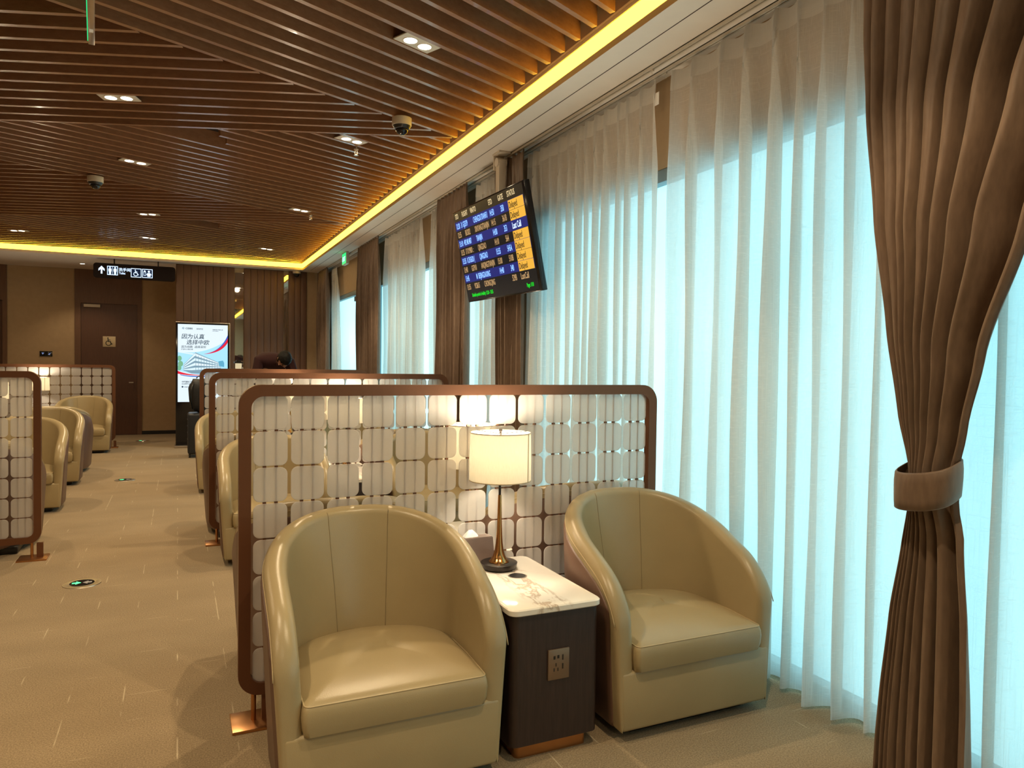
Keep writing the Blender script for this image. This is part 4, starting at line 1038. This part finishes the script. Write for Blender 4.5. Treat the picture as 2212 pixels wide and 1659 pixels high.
# ------------------------------------------------------------------ advertising kiosk
def kiosk():
    t = thing('advertising_display', 'tall lit advertising display with a building poster, against the timber wall', 'display', (0.385, 13.25, 0))
    Wk, Hk = 0.83, 2.075
    bm = bmesh.new(); bx(bm, -Wk/2, Wk/2, -0.03, 0.04, 0.03, Hk, 0.006); mk('cabinet', bm, M_BLK, t, angle=40)
    bm = bmesh.new(); bx(bm, -Wk/2-0.02, Wk/2+0.02, -0.14, 0.14, 0.0, 0.035, 0.006); mk('base', bm, M_STEEL, t, angle=40)
    bm = bmesh.new(); bx(bm, -Wk/2, Wk/2, -0.036, 0.046, Hk, Hk+0.012, 0.002); bx(bm, Wk/2-0.002, Wk/2+0.008, -0.036, 0.046, 0.035, Hk+0.012, 0.002); mk('edge_trim', bm, M_STEEL, t, angle=40)
    x0, x1, z0, z1 = -0.385, 0.385, 0.757, 2.05
    X = lambda q: x0+(q-93)/590*(x1-x0)
    Z = lambda q: z1-(q-103)/947*(z1-z0)
    def e(n, c, s=1.0): return emis(n, c, s)
    W_ = e('poster_white', (0.80, 0.93, 1.0)); SKY = e('poster_sky', (0.38, 0.74, 0.95), 1.1); BLU = e('poster_blue', (0.03, 0.12, 0.62), 1.0); RED = e('poster_red', (0.80, 0.02, 0.05), 1.0)
    NAV = e('poster_ink', (0.05, 0.08, 0.12), 1.0); GRY = e('poster_grey', (0.22, 0.36, 0.46), 1.0); LG = e('poster_pale', (0.62, 0.78, 0.86), 1.2); GRN = e('poster_green', (0.20, 0.48, 0.28), 1.0)
    y = [-0.0305]
    def flat(poly, mat, nm='poster_shape', k=1):
        y[0] -= 0.0006; yy = y[0]; bm = bmesh.new(); prism(bm, [(X(a), Z(b)) for a, b in poly], lambda a, b: (a, yy, b), lambda a, b: (a, yy-0.0005, b)); return mk(nm, bm, mat, t)
    def band(top, bot, mat):
        return flat(top+bot[::-1], mat)
    flat([(93, 103), (683, 103), (683, 1050), (93, 1050)], W_, 'screen')
    # photograph area: sky with curved top and bottom edges
    N = 14
    topc = [(93+590*i/N, 440+70*(i/N)-230*(i/N)**2.2) for i in range(N+1)]
    botc = [(93+590*i/N, 668+70*math.sin(min(1, i/N*1.25)*PI/2)-30*(i/N)**3) for i in range(N+1)]
    band(topc, botc, SKY)
    band([(93+590*i/N, 440+42*math.sin(i/N*PI/2)) for i in range(6)], [(93+590*i/N, 446+60*math.sin(i/N*PI/2)) for i in range(6)], W_)
    # swooshes
    def arc(p0, p1, p2, n=14): return [((1-s)**2*p0[0]+2*s*(1-s)*p1[0]+s*s*p2[0], (1-s)**2*p0[1]+2*s*(1-s)*p1[1]+s*s*p2[1]) for s in [i/n for i in range(n+1)]]
    band(arc((430, 455), (600, 420), (683, 225)), arc((430, 456), (610, 430), (683, 262)), BLU)
    band(arc((400, 462), (600, 430), (683, 262)), arc((400, 464), (610, 450), (683, 318)), RED)
    band(arc((93, 672), (230, 730), (420, 715)), arc((93, 706), (230, 735), (420, 722)), RED)
    band(arc((120, 715), (280, 748), (520, 722)), arc((120, 722), (280, 762), (520, 735)), BLU)
    # trees
    for a, b, r in ((112, 520, 28), (125, 585, 30), (108, 635, 28)): flat([(max(94, a+r*math.cos(k*PI/5)), b+r*1.2*math.sin(k*PI/5)) for k in range(10)], GRN)
    # building: two receding facades with floor bands
    flat([(158, 668), (158, 595), (298, 445), (600, 575), (600, 640), (285, 700)], GRY)
    for k in range(4):
        s = k/4; s2 = (k+0.55)/4
        lt = lambda s: (160, 600+68*s); mt = lambda s: (292, 455+235*s); rt = lambda s: (598, 580+55*s)
        flat([lt(s), mt(s), mt(s2), lt(s2)], LG); flat([mt(s), rt(s), rt(s2), mt(s2)], LG if k % 2 else W_)
    for k in range(9):
        s = k/9; x = 300+290*s; a = 470+115*s; b = 688-50*s; flat([(x, a), (x+5, a+2), (x+5, b), (x, b)], GRY)
    flat([(170, 668), (600, 640), (640, 668), (420, 705), (250, 702)], GRY)
    flat([(570, 550), (625, 540), (640, 570), (640, 620), (580, 610)], e('poster_teal', (0.12, 0.42, 0.62), 1.0))
    # writing
    def T(s, a, b, size, mat=NAV, shear=0.0, sx=1.0, nm='poster_text', bold=0.0005):
        y[0] -= 0.0004; return text_mesh(nm, s, mat, size, MZ(X(a), y[0], Z(b)), t, 'LEFT', sx, shear, bold, 0.0002)
    T('因为认真', 132, 275, 0.088, shear=0.15, nm='headline_text', bold=0.001); T('选择中欧', 190, 345, 0.088, shear=0.15, nm='headline_text', bold=0.001)
    T('因为创新  选择深圳', 132, 390, 0.044, shear=0.1); T('缓在外心 成在分解', 132, 415, 0.022)
    T('CEIBS', 182, 165, 0.040, sx=1.1, bold=0.001); T('深圳校区', 308, 165, 0.026); T('中欧深圳 金领二期', 498, 168, 0.020); T('WWW.CEIBS.EDU', 498, 182, 0.012)
    flat([(140, 152), (156, 138), (172, 152), (156, 168)], GRY, 'poster_logo'); flat([(150, 152), (157, 145), (163, 152), (157, 159)], W_, 'poster_logo')
    T('中欧国际工商学院深圳校区', 138, 812, 0.028, bold=0.0008); T('2024课程火热报名', 138, 836, 0.024)
    flat([(148+11*math.cos(k*PI/6), 865+11*math.sin(k*PI/6)) for k in range(12)], NAV, 'poster_logo'); T('深圳报名咨询专线', 168, 873, 0.019); T('CEIBS', 315, 873, 0.022)
    for k, s in enumerate(('扫一扫', '了解更多', '关注我们', '课程信息')): T(s, 248, 942+k*20, 0.016)
kiosk()

# suitcase with backpack
t = thing('suitcase', 'dark slate upright suitcase standing in the aisle before the display', 'suitcase', (0.235, 11.95, 0))
bm = bmesh.new(); bx(bm, -0.10, 0.12, -0.22, 0.22, 0.05, 0.66, 0.035, 4); mk('shell', bm, plain('slate_plastic', (0.018, 0.021, 0.028), 0.45), t, angle=40)
bm = bmesh.new()
for z in (0.15, 0.25, 0.35, 0.45, 0.55): bx(bm, -0.104, 0.10, -0.18, 0.18, z, z+0.012, 0.003)
mk('rib', bm, M_DARK, t)
for sx in (-0.07, 0.09):
    for sy in (-0.17, 0.17):
        bm = bmesh.new(); tube(bm, [(sx-0.012, sy, 0.025), (sx+0.012, sy, 0.025)], 0.025, 16); bx(bm, sx-0.015, sx+0.015, sy-0.015, sy+0.015, 0.035, 0.06); mk('wheel', bm, M_DARK, t)
t = thing('backpack', 'black backpack resting on top of the dark suitcase', 'backpack', (0.30, 11.97, 0.676))
bm = bmesh.new(); bmesh.ops.create_icosphere(bm, subdivisions=3, radius=1.0)
for v in bm.verts:
    c = v.co; k = 1+0.05*math.sin(7*c.x+5*c.z); sgn = lambda q, e: math.copysign(abs(q)**e, q)
    v.co = Vector((sgn(c.x, 0.7)*0.155*k, sgn(c.y, 0.7)*0.13, 0.25+sgn(c.z, 0.75)*0.255*k))
mk('bag_body', bm, plain('black_nylon', (0.012, 0.013, 0.016), 0.55), t, True)
for s in (-0.07, 0.07):
    bm = bmesh.new(); tube(bm, [(s-0.02, -0.12, 0.45), (s-0.05, -0.19, 0.35), (s-0.06, -0.20, 0.2), (s-0.03, -0.13, 0.05)], 0.012, 8); mk('strap', bm, M_DARK, t, True)
bm = bmesh.new(); tube(bm, [(0.04*math.cos(a), 0, 0.50+0.035*math.sin(a)) for a in [i*PI/8 for i in range(9)]], 0.008, 8); mk('handle', bm, M_DARK, t, True)

# small lantern on a slim stand
t = thing('lantern_stand', 'slim dark stand topped by a small cream lantern with dark cap', 'lantern', (0.82, 11.5, 0))
bm = bmesh.new(); lathe(bm, [(0.12, 0.0), (0.12, 0.012), (0.014, 0.02), (0.014, 1.32), (0.045, 1.335)], 24); mk('stand', bm, M_DARK, t, angle=40)
bm = bmesh.new(); bx(bm, -0.042, 0.042, -0.042, 0.042, 1.336, 1.415, 0.004); mk('lantern_glass', bm, emis('lantern_glow', (1.0, 0.82, 0.5), 0.7), t)
bm = bmesh.new(); bx(bm, -0.06, 0.06, -0.06, 0.06, 1.416, 1.44, 0.004); bx(bm, -0.035, 0.035, -0.035, 0.035, 1.44, 1.462, 0.004); mk('cap', bm, M_DARK, t)

# ------------------------------------------------------------------ person bending forward
def skinned(name, joints, edges, mat, parent, root=0, sub=2):
    me = bpy.data.meshes.new(name); me.from_pydata([j[0] for j in joints], edges, [])
    o = bpy.data.objects.new(name, me); COL.objects.link(o)
    m = o.modifiers.new('skin', 'SKIN'); m.use_smooth_shade = True
    sv = me.skin_vertices[0].data
    for i, (c, r) in enumerate(joints): sv[i].radius = (r if isinstance(r, tuple) else (r, r)); sv[i].use_root = (i == root)
    s = o.modifiers.new('sub', 'SUBSURF'); s.levels = sub; s.render_levels = sub
    bpy.context.view_layer.update(); dg = bpy.context.evaluated_depsgraph_get()
    me2 = bpy.data.meshes.new_from_object(o.evaluated_get(dg)); bpy.data.objects.remove(o)
    me2.materials.clear(); me2.materials.append(mat)
    for p in me2.polygons: p.use_smooth = True
    return link(bpy.data.objects.new(name, me2), parent)
def person():
    t = thing('person', 'person in dark maroon top bending forward behind the third partition', 'person', (1.20, 10.5, 0.0))
    t.scale = (1.06, 1.06, 1.05)
    skin = plain('skin', (0.30, 0.15, 0.09), 0.5); top = plain('maroon_knit', (0.028, 0.009, 0.009), 0.85, spec=0.2); trs = plain('dark_trousers', (0.012, 0.012, 0.015), 0.8); hair = plain('black_hair', (0.006, 0.005, 0.004), 0.65, spec=0.2)
    # body: pelvis, legs, torso curled forward, arms reaching down, neck and head core
    J = [((0, 0.22, 0.95), (0.14, 0.12)), ((-0.02, 0.12, 1.12), (0.14, 0.12)), ((-0.03, -0.02, 1.29), (0.15, 0.125)), ((0.0, -0.17, 1.38), (0.145, 0.11)), ((0.05, -0.26, 1.385), 0.06), ((0.085, -0.33, 1.40), 0.06),
         ((-0.10, 0.22, 0.90), 0.095), ((-0.11, 0.20, 0.50), 0.062), ((-0.11, 0.24, 0.09), 0.045), ((-0.11, 0.12, 0.045), 0.04),
         ((0.10, 0.22, 0.90), 0.095), ((0.11, 0.20, 0.50), 0.062), ((0.11, 0.24, 0.09), 0.045), ((0.11, 0.12, 0.045), 0.04),
         ((-0.19, -0.17, 1.36), 0.068), ((-0.24, -0.24, 1.10), 0.046), ((-0.17, -0.36, 0.90), 0.034),
         ((0.19, -0.15, 1.34), 0.068), ((0.25, -0.22, 1.08), 0.046), ((0.18, -0.35, 0.88), 0.034)]
    E = [(0, 1), (1, 2), (2, 3), (3, 4), (4, 5), (0, 6), (6, 7), (7, 8), (8, 9), (0, 10), (10, 11), (11, 12), (12, 13), (3, 14), (14, 15), (15, 16), (3, 17), (17, 18), (18, 19)]
    skinned('body', J, E, skin, t)
    JS = [((0, 0.22, 0.98), (0.155, 0.135)), ((-0.02, 0.12, 1.12), (0.16, 0.14)), ((-0.05, -0.04, 1.375), (0.18, 0.16)), ((-0.01, -0.17, 1.39), (0.155, 0.125)), ((0.065, -0.29, 1.40), 0.082),
          ((-0.19, -0.17, 1.375), 0.088), ((-0.245, -0.24, 1.10), 0.062), ((-0.18, -0.35, 0.92), 0.048), ((0.19, -0.15, 1.36), 0.088), ((0.255, -0.22, 1.08), 0.062), ((0.19, -0.34, 0.90), 0.048)]
    skinned('top_garment', JS, [(0, 1), (1, 2), (2, 3), (3, 4), (3, 5), (5, 6), (6, 7), (3, 8), (8, 9), (9, 10)], top, t)
    JT = [((0, 0.22, 0.95), (0.155, 0.135)), ((-0.10, 0.22, 0.88), 0.11), ((-0.11, 0.20, 0.50), 0.078), ((-0.11, 0.24, 0.10), 0.065), ((0.10, 0.22, 0.88), 0.11), ((0.11, 0.20, 0.50), 0.078), ((0.11, 0.24, 0.10), 0.065)]
    skinned('trousers', JT, [(0, 1), (1, 2), (2, 3), (0, 4), (4, 5), (5, 6)], trs, t)
    # head, face down toward the table
    hc = Vector((0.095, -0.36, 1.415))
    bm = bmesh.new(); bmesh.ops.create_icosphere(bm, subdivisions=4, radius=1.0)
    for v in bm.verts:
        c = v.co.copy(); nz = 1.0
        x, y, z = c.x*0.076, c.y*0.095, c.z*0.115
        if c.z < -0.2: x *= 1-0.25*(-c.z-0.2); y = y*(1-0.12*(-c.z-0.2))
        nose = math.exp(-((c.x)/0.14)**2-((c.z+0.12)/0.20)**2)*max(0, -c.y); y -= 0.024*nose
        for s in (-1, 1): y += 0.010*math.exp(-((c.x-s*0.38)/0.16)**2-((c.z-0.10)/0.12)**2)*max(0, -c.y)
        y -= 0.006*math.exp(-((c.x)/0.3)**2-((c.z+0.48)/0.07)**2)*max(0, -c.y)
        v.co = Vector((x, y, z))
    for s in (-1, 1):
        r = bmesh.ops.create_icosphere(bm, subdivisions=2, radius=1.0); bmesh.ops.transform(bm, matrix=Matrix.Translation((s*0.078, 0.005, -0.005)) @ Matrix.Diagonal((0.010, 0.018, 0.032, 1)), verts=r['verts'])
    rot = Matrix.Translation(hc) @ Matrix.Rotation(math.radians(76), 4, 'X') @ Matrix.Rotation(math.radians(6), 4, 'Y')
    bmesh.ops.transform(bm, matrix=rot, verts=bm.verts); hd = mk('head', bm, skin, t, True)
    for s in (-1, 1):
        bm = bmesh.new(); bmesh.ops.create_icosphere(bm, subdivisions=2, radius=0.011); bmesh.ops.transform(bm, matrix=rot @ Matrix.Translation((s*0.030, -0.080, 0.012)), verts=bm.verts); mk('eye', bm, hair, hd, True)
    bm = bmesh.new(); bmesh.ops.create_icosphere(bm, subdivisions=4, radius=1.0)
    dead = [v for v in bm.verts if (v.co.z < 0.28 and v.co.y < -0.25) or v.co.z < -0.55]
    bmesh.ops.delete(bm, geom=dead, context='VERTS')
    for v in bm.verts:
        c = v.co; k = 1.09+0.045*math.sin(19*c.x+9*c.z)*math.sin(23*c.y+4)+0.02*math.sin(41*c.x)
        v.co = Vector((c.x*0.078*k, c.y*0.098*k, c.z*0.117*k+0.004))
    bmesh.ops.transform(bm, matrix=rot, verts=bm.verts); o = mk('hair', bm, hair, t, True); mo = o.modifiers.new('t', 'SOLIDIFY'); mo.thickness = 0.006
    # hands: palm with five fingers
    for s, c in ((-1, (-0.17, -0.36, 0.90)), (1, (0.18, -0.35, 0.88))):
        x, y, z = c
        J = [((x, y, z), (0.026, 0.018)), ((x, y-0.05, z-0.045), (0.036, 0.015))]; E = [(0, 1)]
        for k, (fx, L) in enumerate(((-0.027, 0.062), (-0.009, 0.072), (0.009, 0.068), (0.026, 0.052))):
            b0 = len(J); J += [((x+fx, y-0.078, z-0.072), 0.0095), ((x+fx*1.1, y-0.078-L*0.35, z-0.072-L*0.5), 0.0088), ((x+fx*1.1, y-0.078-L*0.4, z-0.072-L), 0.007)]; E += [(1, b0), (b0, b0+1), (b0+1, b0+2)]
        b0 = len(J); J += [((x-s*0.036, y-0.035, z-0.03), 0.0105), ((x-s*0.052, y-0.06, z-0.055), 0.008)]; E += [(0, b0), (b0, b0+1)]
        skinned('hand', J, E, skin, t, 0, 1)
    for s in (-1, 1): box('shoe', s*0.11-0.045, s*0.11+0.045, 0.02, 0.29, 0.0, 0.085, M_DARK, t, 0.025, 3)
person()
